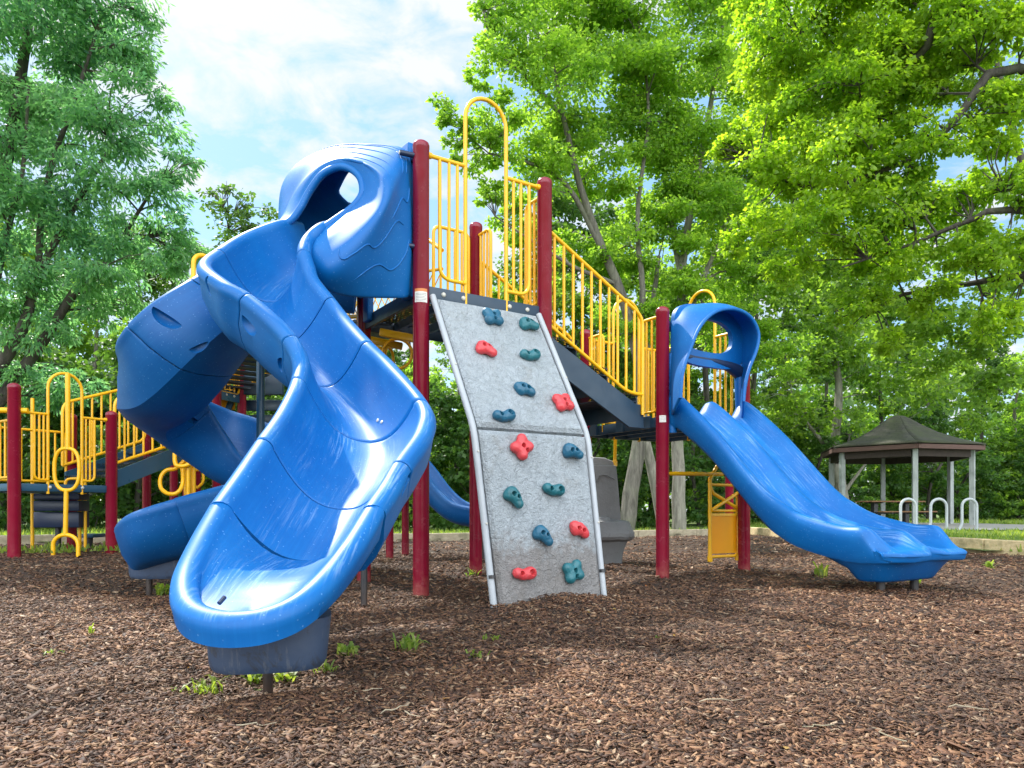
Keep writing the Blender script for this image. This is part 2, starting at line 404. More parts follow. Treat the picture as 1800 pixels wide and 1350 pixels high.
# ---- stairs from the high tower down to the landing
sA = P2+E2*.07; run = 1.12
st = MB()
for i in range(3):
    c = sA+E1*(.08+.36*i+.16)+E2*.51+V((0, 0, ZT-.21*(i+1)))
    st.box(c, .19, .50, .012, (E1, E2, V((0, 0, 1)))); 
stair = st.build('stairs', 'perforated_steel', ps, 0)
ri = MB()
for i in range(4):
    x0 = .08+.36*i if i else .02
    c = sA+E1*(.055+.36*i)+E2*.51+V((0, 0, ZT-.21*i-.12)); ri.box(c, .006, .49, .10, (E1, E2, V((0, 0, 1))))
    ri2 = c+E1*.18-V((0, 0, .17))
    if i < 3: ri.box(ri2+V((0, 0, .02)), .18, .49, .005, (E1, E2, V((0, 0, 1))))
ri.build('riser', 'navy_paint', stair, 0)
for s in (0, 1):
    o0 = sA+E2*(.0 if s == 0 else 1.02); q = MB()
    pts = [(0, 2.24), (.06, 2.24), (1.10, 1.70), (1.20, 1.70), (1.20, 1.475), (1.02, 1.475), (0, 2.0)]
    vs = [o0+E1*x+V((0, 0, z)) for x, z in pts]; k = len(vs)
    q.add([p-E2*.014 for p in vs]+[p+E2*.014 for p in vs], [tuple(range(k)), tuple(range(2*k-1, k-1, -1))]+[(i, i+k, (i+1) % k+k, (i+1) % k) for i in range(k)])
    sg = q.build('stringer', 'navy_paint', stair, 0, .004, 1, True)
    mb = MB(); off = -E2*.03 if s == 0 else E2*.03
    hp = lambda x, z: o0+off+E1*x+V((0, 0, z))
    lo = fillet([hp(.03, 2.33), hp(.98, 1.80), hp(1.17, 1.79)], .12, 6)
    hi = fillet([hp(.03, 3.145), hp(1.17, 2.53), hp(1.17, 1.60)], .10, 7)
    mb.tube(hi, YP+.001, 12); mb.tube(lo, YP, 12); mb.tube([hp(.03, 3.145), hp(.03, 2.33)], YP, 10)
    for i in range(1, 11):
        x = .03+1.14*i/11
        zb = 2.33+(1.80-2.33)*min(1, (x-.03)/.95); mb.tube([hp(x, zb), hp(x, 3.145-.5395*(x-.03))], YB, 8)
    mb.build('stair_railing', 'yellow_paint', stair, 50)
# landing beam toward the stairs, slotted brackets
for t in (.16, .5, .86):
    f = frame(P5, P8); b = MB(); b.box(f(t, ZL-.03, -.025), .05, .012, .06, ((f(1, 0)-f(0, 0)).normalized(), (f(0, 0, 1)-f(0, 0, 0)), V((0, 0, 1))))
    b.build('bracket', 'navy_paint', ps, 0, .003)
# ---- climbing wall
WO = P1+V((0, 0, 0))
def wp(t, s, z): return WO+E1*t+S2*s+V((0, 0, z))
K = [(0.05, 2.33), (.70, 1.27), (.90, .02)]      # profile (distance out, height)
t1 = 1.045
def tl(z): return float(np.interp(z, [.02, 1.27, 2.33], [.150, .10, .115]))
t0 = .11
def wall_panel(a, b, name):
    mb = MB(); d = V((0, 0, 0))
    pa = wp(0, a[0], a[1])-WO; pb = wp(0, b[0], b[1])-WO; dn = (pb-pa).normalized(); nn = E1.cross(dn)
    if nn.dot(S2) < 0: nn = -nn
    # gently bowed front face as a fine grid, rolled edges
    nu, nv = 34, 44; rows = []
    for j in range(nv+1):
        row = []
        for i in range(nu+1):
            u = i/nu; v = j/nv
            e = min(u*(t1-t0), (1-u)*(t1-t0), v*(pb-pa).length, (1-v)*(pb-pa).length)
            dz = .028*(1-math.exp(-e/.012))+.004*mnoise.noise(V((u*4, v*4, a[1]*3)))
            z_ = (pa.z+(pb.z-pa.z)*v); ta = tl(z_); row.append(WO+E1*(ta+u*(t1-ta))+pa.lerp(pb, v)+nn*dz)
        rows.append(row)
    mb.grid(rows)
    n0 = len(mb.v); back = [WO+E1*(tl((pa if j == 0 else pb).z) if i == 0 else t1)+(pa if j == 0 else pb)-nn*.05 for j in (0, 1) for i in (0, 1)]
    w = nu+1
    mb.add(back, [(0, 1, 3, 2)])
    edge = [list(range(0, w)), [nv*w+i for i in range(w)], [j*w for j in range(nv+1)], [j*w+nu for j in range(nv+1)]]
    for e, (p, q) in zip(edge, ((0, 1), (2, 3), (0, 2), (1, 3))): mb.f.append(tuple(e)+(n0+q, n0+p)); mb.mi.append(0)
    o = mb.build(name, 'wall_plastic', None, 30, 0, 2, True)
    return o, pa, pb, nn
cw, pa1, pb1, n1 = wall_panel(K[0], (K[1][0]-.006, K[1][1]+.010), 'climbing_wall')
cw.parent = ps; cw.matrix_parent_inverse = ps.matrix_basis.inverted(); cw['label'] = 'grey textured climbing wall with coloured hand holds'
lw, pa2, pb2, n2 = wall_panel((K[1][0]+.004, K[1][1]-.012), K[2], 'lower_panel'); lw.parent = cw
for sd_ in (0, 1):
    tf = (lambda z: tl(z)-.035) if sd_ == 0 else (lambda z: t1+.035)
    mb = MB(); mb.tube(fillet([wp(tf(2.33), K[0][0]-.01, K[0][1]+.02), wp(tf(1.27), K[1][0]-.005, K[1][1]), wp(tf(.02), K[2][0]+.015, K[2][1]-.12)], .1, 6), .024, 14)
    sr = mb.build('side_rail', 'galvanised', cw, 50)
    bm_ = MB(); c0 = wp(tf(.24), K[2][0]-.028, .24); dn = (wp(0, K[2][0], K[2][1])-wp(0, K[1][0], K[1][1])).normalized()
    bm_.lathe(c0, [(.0255, -.012), (.0255, .012)], 14, (E1, dn.cross(E1), dn)); bm_.build('rail_band', 'dark_pipe', cw, 40)
    for z in (2.2, 1.75, 1.1, .6):
        k0, k1 = (K[0], K[1]) if z > 1.27 else (K[1], K[2]); s_ = k0[0]+(k1[0]-k0[0])*(k0[1]-z)/(k0[1]-k1[1])
        bb = MB(); nn_ = n1 if z > 1.27 else n2; bb.lathe(wp(tf(z), s_, z)+nn_*.022, [(.008, 0), (.008, .004), (.004, .006)], 10, (E1, nn_.cross(E1), nn_)); bb.build('bolt', 'bolt_metal', cw, 40)
def ico(sub):
    bm = bmesh.new(); bmesh.ops.create_icosphere(bm, subdivisions=sub, radius=1)
    vs = [v.co.copy() for v in bm.verts]; fs = [tuple(v.index for v in f.verts) for f in bm.faces]; bm.free(); return vs, fs
IV, IF = ico(5)
def hold_shape(kind):
    'hand hold: a lobed lump with finger pockets and a bolt hole, height along z'
    blobs = {'flower': [(-.5, .42, .3, .52), (.5, .45, .3, .5), (-.48, -.45, .3, .54), (.5, -.42, .3, .5), (0, 0, .25, .5)],
             'bean': [(-.62, .08, .3, .5), (-.1, -.12, .22, .42), (.52, .02, .36, .62)],
             'nose': [(-.35, .3, .3, .6), (.1, -.02, .42, .5), (.55, -.32, .42, .42), (-.55, -.1, .2, .4)],
             'boot': [(-.5, .32, .26, .46), (.0, .25, .3, .5), (.42, -.02, .34, .45), (.66, -.26, .3, .38), (-.3, -.1, .2, .45)]}[kind]
    holes = {'flower': [(0, .05, .16), (-.02, -.42, .13)], 'bean': [(-.36, .02, .15), (.5, .04, .2)], 'nose': [(-.32, .12, .14), (.12, .1, .12)], 'boot': [(-.22, .12, .14), (.25, .02, .13)]}[kind]
    out = []
    for p in IV:
        d = V((p.x, p.y, max(p.z, -.2)))
        # march outward along the ray until the smooth union of the blobs ends
        lo, hi = 0, 2.0; dirv = V((p.x, p.y, p.z*.9))
        def fld(q): return sum(math.exp(-((q.x-b[0])**2+(q.y-b[1])**2+((q.z-b[2])*1.05)**2)/(b[3]**2)*1.6) for b in blobs)
        for _ in range(13):
            m = (lo+hi)/2
            if fld(dirv*m+V((0, 0, .15))) > .34: lo = m
            else: hi = m
        q = dirv*lo+V((0, 0, .15))
        for hx, hy, hr in holes:
            dd = math.hypot(q.x-hx, q.y-hy)
            if q.z > 0 and dd < hr*1.5: q.z -= .5*(1-sstep(hr*.75, hr*1.35, dd))
        q.z = max(q.z, -.05); q += V((mnoise.noise(q*5), mnoise.noise(q*5+V((9, 0, 0))), mnoise.noise(q*5+V((0, 9, 0)))))*.03
        out.append(q)
    return out
HS = {k: hold_shape(k) for k in ('flower', 'bean', 'nose', 'boot')}
def ray_wall(u, v):
    o = V((0, 0, CH)); d = (at(u, v, 1)-o)
    for pa, pb, nn, lo, hi in ((pa1, pb1, n1, K[1][1], 9), (pa2, pb2, n2, -9, K[1][1])):
        q = WO+pa+nn*.028; t = (q-o).dot(nn)/d.dot(nn); p = o+d*t
        if lo <= p.z <= hi: return p, nn
holds = [(864, 561, 'blue', 'flower', 0), (927, 575, 'teal', 'nose', 10), (852, 619, 'red', 'nose', -8), (929, 628, 'teal', 'bean', 5), (919, 689, 'blue', 'boot', 0),
         (987, 711, 'red', 'flower', 8), (883, 735, 'blue', 'bean', 6), (914, 787, 'red', 'flower', 45), (1003, 796, 'blue', 'nose', 6), (969, 862, 'teal', 'bean', -6),
         (900, 876, 'teal', 'nose', -28), (1014, 933, 'red', 'boot', -10), (951, 943, 'blue', 'nose', -20), (918, 1009, 'red', 'bean', 0), (1004, 1005, 'teal', 'flower', 12)]
rows_txt = ['topmost', 'second from the top', 'upper', 'upper', 'middle', 'middle', 'middle', 'middle', 'middle', 'lower', 'lower', 'lower', 'lower', 'lowest', 'lowest']
for (u, v, col, kind, rot) in holds:
    p, nn = ray_wall(u, v); up = nn.cross(E1); up = up if up.z > 0 else -up
    a = R(rot); X = E1*math.cos(a)+up*math.sin(a); Y = up*math.cos(a)-E1*math.sin(a); sc = .090
    mb = MB(); mb.add([p+X*(q.x*sc)+Y*(q.y*sc)+nn*(q.z*sc) for q in HS[kind]], IF)
    o = mb.build('hand_hold', 'hold_'+col, cw if p.z > K[1][1] else cw, 60); o['label'] = {'red': 'red', 'teal': 'teal green', 'blue': 'dark blue'}[col]+' hand hold'
# ---- stickers on posts
def sticker(p, z0, z1, ang, half, par, top=.22):
    for (a, b, mat, nme, rr) in ((z0, z1, 'sticker_white', 'warning_label', .0012), (z1-(z1-z0)*top, z1, 'sticker_orange', 'label_header', .0018)):
        if mat == 'sticker_orange' and top == 0: continue
        mb = MB(); r = PR+rr
        mb.grid([[V((p.x+r*math.cos(ang+half*(k/4-1)), p.y+r*math.sin(ang+half*(k/4-1)), z)) for k in range(9)] for z in (a, b)])
        o = mb.build(nme, mat, par, 60)
        if mat == 'sticker_white': base = o
    mb = MB(); r = PR+.0018; n = 6 if top else 4
    for i in range(n):
        z = z0+(z1-z0)*((1-top)*.86)*(i+.7)/n; h = (z1-z0)*.018
        e = half*(.8 if i % 3 else .55)
        mb.grid([[V((p.x+r*math.cos(ang-half*.82+(half*.82+e)*k/8), p.y+r*math.sin(ang-half*.82+(half*.82+e)*k/8), zz)) for k in range(9)] for zz in (z-h, z+h)])
    mb.build('small_print', 'sticker_print', par, 60)
post1 = [o for o in ps.children if o.name == 'post'][0]
sticker(P1, at(740, 531, 5.65).z, at(740, 507, 5.65).z, R(-83), .80, post1)
sticker(P5, at(1168, 742, 7.04).z, at(1168, 730, 7.04).z, R(-100), .5, p5, 0)
# ================================================================== spiral chutes
def chute(Ls, Rs, ds, n, cuts, mat, parent, rr=.055, tap=None, name='slide_section', under=.085, pw=2.5, lipend=False, unders=None):
    'U shaped trough swept between its two rails; cuts: parameters (0..1) where one moulded section ends'
    La = catmull(Ls, n); Ra = catmull(Rs, n); da = catmull([(d, 0, 0) for d in ds], n)[:, 0]
    ua = catmull([(u, 0, 0) for u in (unders or [under]*len(ds))], n)[:, 0]
    cen = (La+Ra)/2; tan = np.gradient(cen, axis=0)
    if lipend: tan[-6:] = tan[-8]
    def ring(i, sh=0.0):
        l, r_ = V(La[i]), V(Ra[i]); w = (r_-l); h = w.length/2; w.normalize(); t = V(tan[i]); t = (t-w*t.dot(w)).normalized()
        up = w.cross(t); up = up if up.z > 0 else -up
        c = (l+r_)/2; d = float(da[i]); under = float(ua[i]); rad = min(rr, h*.6)-sh; hi = max(h-rad, .01); pr = []
        for k in range(0, 11):
            x = k/10; pr.append((x*hi, -d*(1-x**pw)+sh*.0-sh))
        for k in range(1, 10):
            a = PI-k/9*(PI+.5); pr.append((h+rad*math.cos(a), rad*math.sin(a)))
        d = max(d, 0)
        pr += [(h+rad*.72, -rad*1.3), (h+rad*.55, -d*.45-.02), (h*.95, -d*.75-.04), (h*.78, -d-under*.55), (h*.5, -d-under*.9), (h*.25, -d-under), ]
        full = pr+[(0, -d-under)]+[(-x, y) for x, y in reversed(pr[1:])]
        return [c+w*x+up*y for x, y in full]
    secs = []; bounds = [0]+[int(round(q*(n-1))) for q in cuts]+[n-1]
    for a, b in zip(bounds[:-1], bounds[1:]):
        rows = []
        for i in range(a, b+1):
            rg = ring(i)
            rows.append(rg)
        def lerprow(r0, r1, f): return [p.lerp(q, f) for p, q in zip(r0, r1)]
        if a > 0:                                     # a rounded moulded edge and a 6 mm joint at each end
            L0 = sum(((p-q).length for p, q in zip(rows[0], rows[1])))/len(rows[0]); g = .004/max(L0, .004)
            r0 = ring(a, .006); rows[0] = lerprow(r0, rows[1], min(.45, g)); rows.insert(1, lerprow(ring(a), rows[1], min(.8, g*2.6)))
        if b < n-1:
            L0 = sum(((p-q).length for p, q in zip(rows[-1], rows[-2])))/len(rows[0]); g = .004/max(L0, .004)
            r1 = ring(b, .006); e = lerprow(ring(b), rows[-2], min(.8, g*2.6)); rows[-1] = lerprow(r1, rows[-2], min(.45, g)); rows.insert(-1, e)
        if b == n-1 and lipend:
            c_ = sum(rows[-1], V())/len(rows[-1]); t_ = V(tan[-1]).normalized(); base = rows[-1]
            for sc_, mv in ((.93, .022), (.80, .040), (.6, .052)): rows.append([c_+(p-c_)*sc_+t_*mv for p in base])
        chute.bed = ring(b)[0]
        mb = MB(); mb.grid(rows, True); m = len(rows[0])
        mb.f.append(tuple(reversed(range(m)))); mb.f.append(tuple(range((len(rows)-1)*m, len(rows)*m))); mb.mi += [0, 0]
        o_ = mb.build(name, mat, parent, 50, 0, 2, True); set_uv(o_.data, rows, m); off_ = a*.037
        for l_ in o_.data.uv_layers[0].data: l_.uv[1] += off_
        secs.append(o_)
    return secs
def mouth(rim, spine, mat, parent, rr=.052, under=.10, pw=2.5, n=90, under_end=None, name='slide_mouth', closed_ends=True):
    'dish at the foot of a chute: the rim runs from one rail round the lip to the other, the bed rises from a spine line'
    Rm = catmull(rim, 300); s_ = np.r_[0, np.cumsum(np.linalg.norm(np.diff(Rm, axis=0), axis=1))]; tt = np.linspace(0, s_[-1], n); Rm = np.stack([np.interp(tt, s_, Rm[:, k]) for k in range(3)], 1)
    Sp = catmull(spine, 60); T = np.gradient(Rm, axis=0); rows = []
    ue = under if under_end is None else under_end
    for i in range(n):
        f = i/(n-1); q = 1-abs(2*f-1); q2 = min(1, q*1.12)
        sp = V(Sp[min(59, int(round(59*(q2**.9))))]); r = V(Rm[i]); t = V(T[i]).normalized(); t.z *= .6; t.normalize()
        inw = (sp-r); inw.z = 0; inw = (inw-V((t.x, t.y, 0))*inw.dot(V((t.x, t.y, 0)))); inw.normalize(); up = V((0, 0, 1))
        u_ = under+(ue-under)*q
        row = []
        for k in (1, .8, .6, .42, .28):
            a = r+inw*(.02)
            p = a.lerp(sp, k); p.z = sp.z-u_+(r.z-.30*(r.z-sp.z)-.03-(sp.z-u_))*(1-k)**3.0*.55; row.append(p)
        row += [r-inw*(-rr*.05)-up*(u_*.55+.5*(r.z-sp.z)), r-inw*rr*.55-up*(.06+.22*(r.z-sp.z)), r-inw*rr*.72-up*rr*1.25]
        for k in range(10):
            a = -.5+k/9*(PI+.5); row.append(r-inw*rr*math.cos(a)+up*rr*math.sin(a))
        a = r+inw*rr
        for k in (.08, .16, .26, .38, .52, .68, .84, 1):
            p = a.lerp(sp, k); p.z = sp.z+(r.z-sp.z)*(1-k)**pw; row.append(p)
        rows.append(row)
    mb = MB(); mb.grid(rows)
    m = len(rows[0]); mb.f.append(tuple(range(m))); mb.f.append(tuple(reversed(range((n-1)*m, n*m)))); mb.mi += [0, 0]
    me_o = mb.build(name, mat, parent, 0)
    uvl = me_o.data.uv_layers.new(name='UVMap'); fw = (V(Sp[-1])-V(Sp[0])).normalized(); sdw = fw.cross(V((0, 0, 1))).normalized()
    for l_ in range(len(me_o.data.loops)):
        p_ = me_o.data.vertices[me_o.data.loops[l_].vertex_index].co-V(Sp[0]); uvl.data[l_].uv = (p_.dot(sdw), p_.dot(fw)+3.3)
    bm = bmesh.new(); bm.from_mesh(me_o.data); bmesh.ops.remove_doubles(bm, verts=bm.verts, dist=.003); bmesh.ops.recalc_face_normals(bm, faces=bm.faces); bm.to_mesh(me_o.data); bm.free()
    me_o.data.polygons.foreach_set('use_smooth', [True]*len(me_o.data.polygons)); me_o.data.set_sharp_from_angle(angle=R(60))
    return me_o
def cut_with(o, cutters):
    'moulded pockets: take the cutter solids out of o for good'
    for c in cutters:
        md = o.modifiers.new('cut', 'BOOLEAN'); md.object = c; md.operation = 'DIFFERENCE'; md.solver = 'EXACT'
    dg = bpy.context.evaluated_depsgraph_get(); me = bpy.data.meshes.new_from_object(o.evaluated_get(dg))
    o.modifiers.clear(); old = o.data
    if len(me.polygons) > 10:
        o.data = me; me.polygons.foreach_set('use_smooth', [True]*len(me.polygons)); me.set_sharp_from_angle(angle=R(40))
    for c in cutters: bpy.data.objects.remove(c, do_unlink=True)
from mathutils.bvhtree import BVHTree
def pockets(secs, lst):
    'recessed hand pockets moulded into the outer walls: (u, v) centre, (u, v) along, half length, half height, depth'
    trees = [BVHTree.FromPolygons([v.co for v in o.data.vertices], [tuple(p.vertices) for p in o.data.polygons]) for o in secs]
    o0 = V((0, 0, CH)); todo = {}
    for (u, v, u2, v2, hl, hh, dp_) in lst:
        best = None
        for k, t in enumerate(trees):
            d = (at(u, v, 1)-o0).normalized(); h = t.ray_cast(o0, d)
            if h[0] is not None and (best is None or h[3] < best[1][3]): best = (k, h)
        if best is None: continue
        k, h = best; p, n_ = h[0], h[1]
        if n_.dot(o0-p) < 0: n_ = -n_
        d2 = (at(u2, v2, 1)-o0).normalized(); q = o0+d2*((p-o0).dot(n_)/d2.dot(n_)); tx = (q-p).normalized(); ty = n_.cross(tx)
        mb = MB(); vs, fs_ = ico(3); out = []
        for w in vs:
            y = w.y if w.y < 0 else w.y*.14
            out.append(p+n_*.010+ty*hh*.4+tx*(w.x*hl)+ty*(y*hh)+n_*(w.z*dp_))
        mb.add(out, fs_); c = mb.build('cutter', 'navy_plastic', None, 0, 0, 2, True); todo.setdefault(k, []).append(c)
    for k, cs in todo.items(): cut_with(secs[k], cs)
# ---- front chute ------------------------------------------------------------
FL = [at(530, 402, 6.05), at(498, 398, 5.75), at(440, 418, 5.5), at(392, 446, 5.2), at(360, 474, 4.85), at(392, 505, 4.62), at(435, 530, 4.55), at(478, 566, 4.45), at(511, 602, 4.38), at(529, 640, 4.3), at(524, 682, 4.12),
      at(500, 735, 3.8), at(466, 786, 3.5), at(430, 840, 3.3), at(389, 899, 3.1)]
FR = [at(596, 397, 5.7), at(566, 404, 5.44), at(542, 425, 5.34), at(535, 447, 5.22), at(542, 474, 5.15), at(552, 500, 5.08), at(580, 535, 4.97), at(606, 569, 4.85), at(645, 612, 4.62), at(686, 652, 4.42),
      at(744, 722, 4.02), at(744, 768, 3.75), at(706, 826, 3.4), at(683, 866, 3.24), at(657, 905, 3.08)]
FD = [.24, .30, .32, .33, .33, .32, .31, .30, .29, .28, .28, .28, .27, .26, .25]
hood = empty('h')
sl = MB()
fs = tag(bpy.data.objects.new('spiral_slide', None), 'front curling chute of the blue spiral slide'); C.objects.link(fs)
fs.parent = ps; fs.matrix_parent_inverse = ps.matrix_basis.inverted()
bpy.data.objects.remove(hood, do_unlink=True)
nst = len(FL)-1
secF = chute(FL, FR, FD, 200, [3.2/nst, 6/nst, 8/nst, 9.9/nst, 12/nst], 'blue_plastic', fs, .052, None, 'slide_section', .085, 2.5)
bedF = (FL[-1]+FR[-1])/2; dirF = (at(400, 1000, 2.7)-bedF)
frim = [FL[-1]+V((-.002, -.006, 0)), at(354, 958, 2.93), at(329, 1015, 2.78), at(326, 1056, 2.66), at(341, 1082, 2.57), at(374, 1097, 2.50), at(420, 1101, 2.46), at(472, 1093, 2.47), at(523, 1069, 2.535), at(572, 1026, 2.67), at(616, 970, 2.87), FR[-1]+V((-.002, -.006, 0))]
mouth(frim, [chute.bed, at(500, 975, 2.9)-V((0, 0, .09)), at(462, 1040, 2.72)-V((0, 0, .03)), at(440, 1062, 2.64)-V((0, 0, .035))], 'blue_plastic', fs, .052, .085, 2.5, 110, .10)
sl_ = MB(); sl_.tube([at(385, 1084, 2.52)+V((0, .0, .045)), at(392, 1076, 2.53)+V((.0, .015, .05))], .008, 8); sl_.build('drain_slot', 'navy_plastic', fs)
# drain slot in the lip
bv = [BVHTree.FromPolygons([v.co for v in o.data.vertices], [tuple(p.vertices) for p in o.data.polygons]) for o in secF]
for (u, v) in ((664, 739), (671, 742)):                 # the two bolt heads in the bed
    hs = [h for h in (t.ray_cast(V((0, 0, CH)), (at(u, v, 1)-V((0, 0, CH))).normalized()) for t in bv) if h[0] is not None]
    if hs:
        h = min(hs, key=lambda q: q[3]); n_ = h[1] if h[1].dot(V((0, 0, CH))-h[0]) > 0 else -h[1]; X = n_.orthogonal().normalized(); mb = MB()
        mb.lathe(h[0], [(.010, -.002), (.010, .003), (.006, .006), (.001, .006)], 12, (X, n_.cross(X), n_)); mb.build('bolt', 'bolt_metal', fs, 50)
# exit block and ground pipe
def exit_block(c, rx, ry, z0, z1, rot, lean, parent):
    mb = MB(); rows = []
    for z, s in ((z0, .93), (z0+.012, .97), (z0+.03, 1.0), ((z0+z1)/2, 1.03), (z1, 1.07)):
        row = []
        for k in range(40):
            a = 2*PI*k/40; ca, sa = math.cos(a), math.sin(a); ex = .62
            x = rx*s*math.copysign(abs(ca)**ex, ca); y = ry*s*math.copysign(abs(sa)**ex, sa)
            row.append(V((c[0]+x*math.cos(rot)-y*math.sin(rot)+lean[0]*(z-z0), c[1]+x*math.sin(rot)+y*math.cos(rot)+lean[1]*(z-z0), z)))
        rows.append(row)
    mb.grid(rows, True); mb.f.append(tuple(range(39, -1, -1))); mb.f.append(tuple(160+i for i in range(40))); mb.mi += [0, 0]
    return mb.build('exit_support', 'slide_foot_plastic', parent, 45)
cF = at(478, 1215, 3.10)
exit_block((at(474, 0, 2.86).x, 2.86), .215, .20, .10, .29, R(15), (0, .04), fs)
def pipe(p, z0, z1, r, parent, mat='dark_pipe', name='support_pipe'):
    mb = MB(); mb.tube([V((p[0], p[1], z0)), V((p[0], p[1], z1))], r, 16); return mb.build(name, mat, parent, 50)
pipe((cF.x, 3.05), gz(cF.x, 3.05)-.1, .25, .020, fs)
pipe((at(640, 1030, 5.2).x, 5.2), -.1, 1.1, .024, fs)
pockets(secF, [(437, 575, 452, 592, .085, .075, .06), (492, 640, 494, 662, .06, .04, .05), (716, 848, 704, 872, .085, .05, .06), (364, 500, 372, 520, .07, .03, .05)])
# ---- rear chute: a helix round the blue centre pole --------------------------
BO = [V((-1.30, 6.18, 2.74)), V((-1.72, 6.26, 2.80)), at(470, 455, 6.3), at(400, 472, 5.85), at(345, 497, 5.6), at(286, 533, 5.45), at(236, 578, 5.45), at(214, 618, 5.7), at(236, 640, 6.25), at(300, 683, 7.0), at(395, 726, 7.5), at(455, 746, 7.4),
      at(520, 782, 7.0), at(500, 838, 6.3), at(400, 862, 5.8), at(310, 887, 5.55)]
BI = [V((-1.36, 6.58, 2.86)), V((-1.68, 6.76, 2.98)), at(520, 440, 6.9), at(450, 480, 6.7), at(412, 512, 6.42), at(386, 556, 6.25), at(362, 598, 6.2), at(346, 642, 6.25), at(346, 692, 6.4), at(372, 740, 6.55), at(404, 787, 6.62), at(430, 820, 6.55),
      at(428, 850, 6.5), at(395, 872, 6.42), at(345, 890, 6.4), at(305, 905, 6.4)]
BD = [.30, .32, .34, .36, .38, .38, .38, .38, .36, .34, .32, .30, .28, .26, .26, .26]
BU = [.10]*13+[.12, .13, .14]
bs = tag(bpy.data.objects.new('spiral_slide', None), 'shaded rear chute of the blue spiral slide, curling behind the front one'); C.objects.link(bs)
bs.parent = ps; bs.matrix_parent_inverse = ps.matrix_basis.inverted()
nb = len(BO)-1
secB = chute(BO, BI, BD, 190, [4.0/nb, 6/nb, 8.6/nb, 11/nb], 'blue_plastic_dark', bs, .05, None, 'slide_section', .10, 2.3, False, BU)
brim = [BO[-1].lerp(BO[-2], .22), at(262, 902, 5.5), at(230, 915, 5.52), at(214, 930, 5.7), at(216, 936, 5.95), at(228, 932, 6.2), at(258, 921, 6.38), BI[-1].lerp(BI[-2], .3)]
bb_ = (BO[-1]+BI[-1])/2
mouth(brim, [chute.bed+V((.05, 0, .01)), at(280, 920, 5.98)-V((0, 0, .16)), at(256, 930, 5.95)-V((0, 0, .13))], 'blue_plastic_dark', bs, .05, .14, 2.3, 90, .24)
pockets(secB, [(290, 562, 312, 576, .125, .08, .07), (337, 738, 352, 748, .09, .05, .06), (352, 612, 366, 606, .08, .05, .04)])
cB = at(282, 1035, 6.5)
exit_block((at(286, 0, 6.05).x, 6.05), .23, .22, .15, .36, R(10), (0, .03), bs)
pipe((cB.x, 6.3), gz(cB.x, 6.3)-.1, .2, .026, bs)
pipe((at(458, 700, 6.75).x, 6.75), -.1, 2.05, .036, bs, 'blue_steel_paint', 'centre_pole')
# ---- hood over the top of both chutes ----------------------------------------
def rs(pts, n):
    a = catmull(pts, 400); s = np.r_[0, np.cumsum(np.linalg.norm(np.diff(a, axis=0), axis=1))]; t = np.linspace(0, s[-1], n)
    return np.stack([np.interp(t, s, a[:, k]) for k in range(3)], 1)
pA = P1+E2*.085+S2*.0; pB = P4-E2*.10
OUT = V((-E1.x, -E1.y, 0))
o1 = OUT*.05
F0 = [pA+o1+V((0, 0, 2.36)), pA+o1+V((0, 0, 2.7)), pA+o1+V((0, 0, 3.1)), pA+o1+V((0, 0, 3.42)), pA+o1+E2*.10+V((0, 0, 3.53)), pA+o1+E2*.4+V((0, 0, 3.57)), pA+o1+E2*.75+V((0, 0, 3.57)), pB+o1-E2*.06+V((0, 0, 3.50)), pB+o1+V((0, 0, 3.25)), pB+o1+V((0, 0, 2.9)), pB+o1+V((0, 0, 2.55))]
F1 = [at(700, 525, 5.66), at(710, 460, 5.62), at(714, 390, 5.62), at(712, 318, 5.64), at(704, 268, 5.74), at(646, 257, 5.98), at(584, 262, 6.3), at(532, 290, 6.5), at(506, 326, 6.5), at(502, 372, 6.42), at(508, 420, 6.3)]
F2 = [at(588, 516, 5.36), at(600, 474, 5.22), at(646, 414, 5.25), at(680, 352, 5.34), at(676, 306, 5.46), at(624, 282, 5.68), at(568, 291, 5.92), at(534, 316, 6.06), at(513, 348, 6.1), at(500, 384, 6.0), at(490, 412, 5.85)]
F4 = [at(540, 432, 5.36), at(560, 408, 5.41), at(590, 387, 5.48), at(622, 363, 5.55), at(638, 337, 5.58), at(630, 307, 5.66), at(602, 293, 5.73), at(568, 306, 5.79), at(544, 337, 5.82), at(528, 366, 5.81), at(510, 388, 5.78), at(482, 402, 5.67)]
F0, F1, F2, F4 = (rs(r, 60) for r in (F0, F1, F2, F4))
F3 = .40*F2+.60*F4; k_ = (F4-F4.mean(0)); F3 = F3+k_/np.linalg.norm(k_, axis=1)[:, None]*.035+np.array([-.01, -.03, 0]); F3[:6] += (np.array(at(536, 462, 5.29))-F3[0])*np.linspace(1, 0, 6)[:, None]
rowsH = [F0, F1, F2, F3, F4]
rowsH = np.stack(rowsH)                              # 5 x 60 x 3
fine = np.stack([catmull([rowsH[k, j] for k in range(5)], 33) for j in range(60)], 1)
hb = MB(); hb.grid([[V(p) for p in r] for r in fine])
def far_window(f):
    c = sum((V(hb.v[i]) for i in f), V())/len(f); u = 900+F*c.x/c.y; v = VH-F*(c.z-CH)/c.y
    return min(i % 60 for i in f) > 30 and ((u-629)/27)**2+((v-330)/37)**2 < 1
cells = [(min(i//60 for i in f), min(i % 60 for i in f)) for f in hb.f if far_window(f)]
open('/tmp/win.txt','w').write(str(sorted(cells)))
keep = [f for f in hb.f if not far_window(f)]; hb.f = keep; hb.mi = [0]*len(keep)
ho = hb.build('slide_hood', 'blue_plastic', None, 60)
md = ho.modifiers.new('t', 'SOLIDIFY'); md.thickness = .022; md.offset = 0
md2 = ho.modifiers.new('s', 'SUBSURF'); md2.levels = md2.render_levels = 1
ho.parent = fs
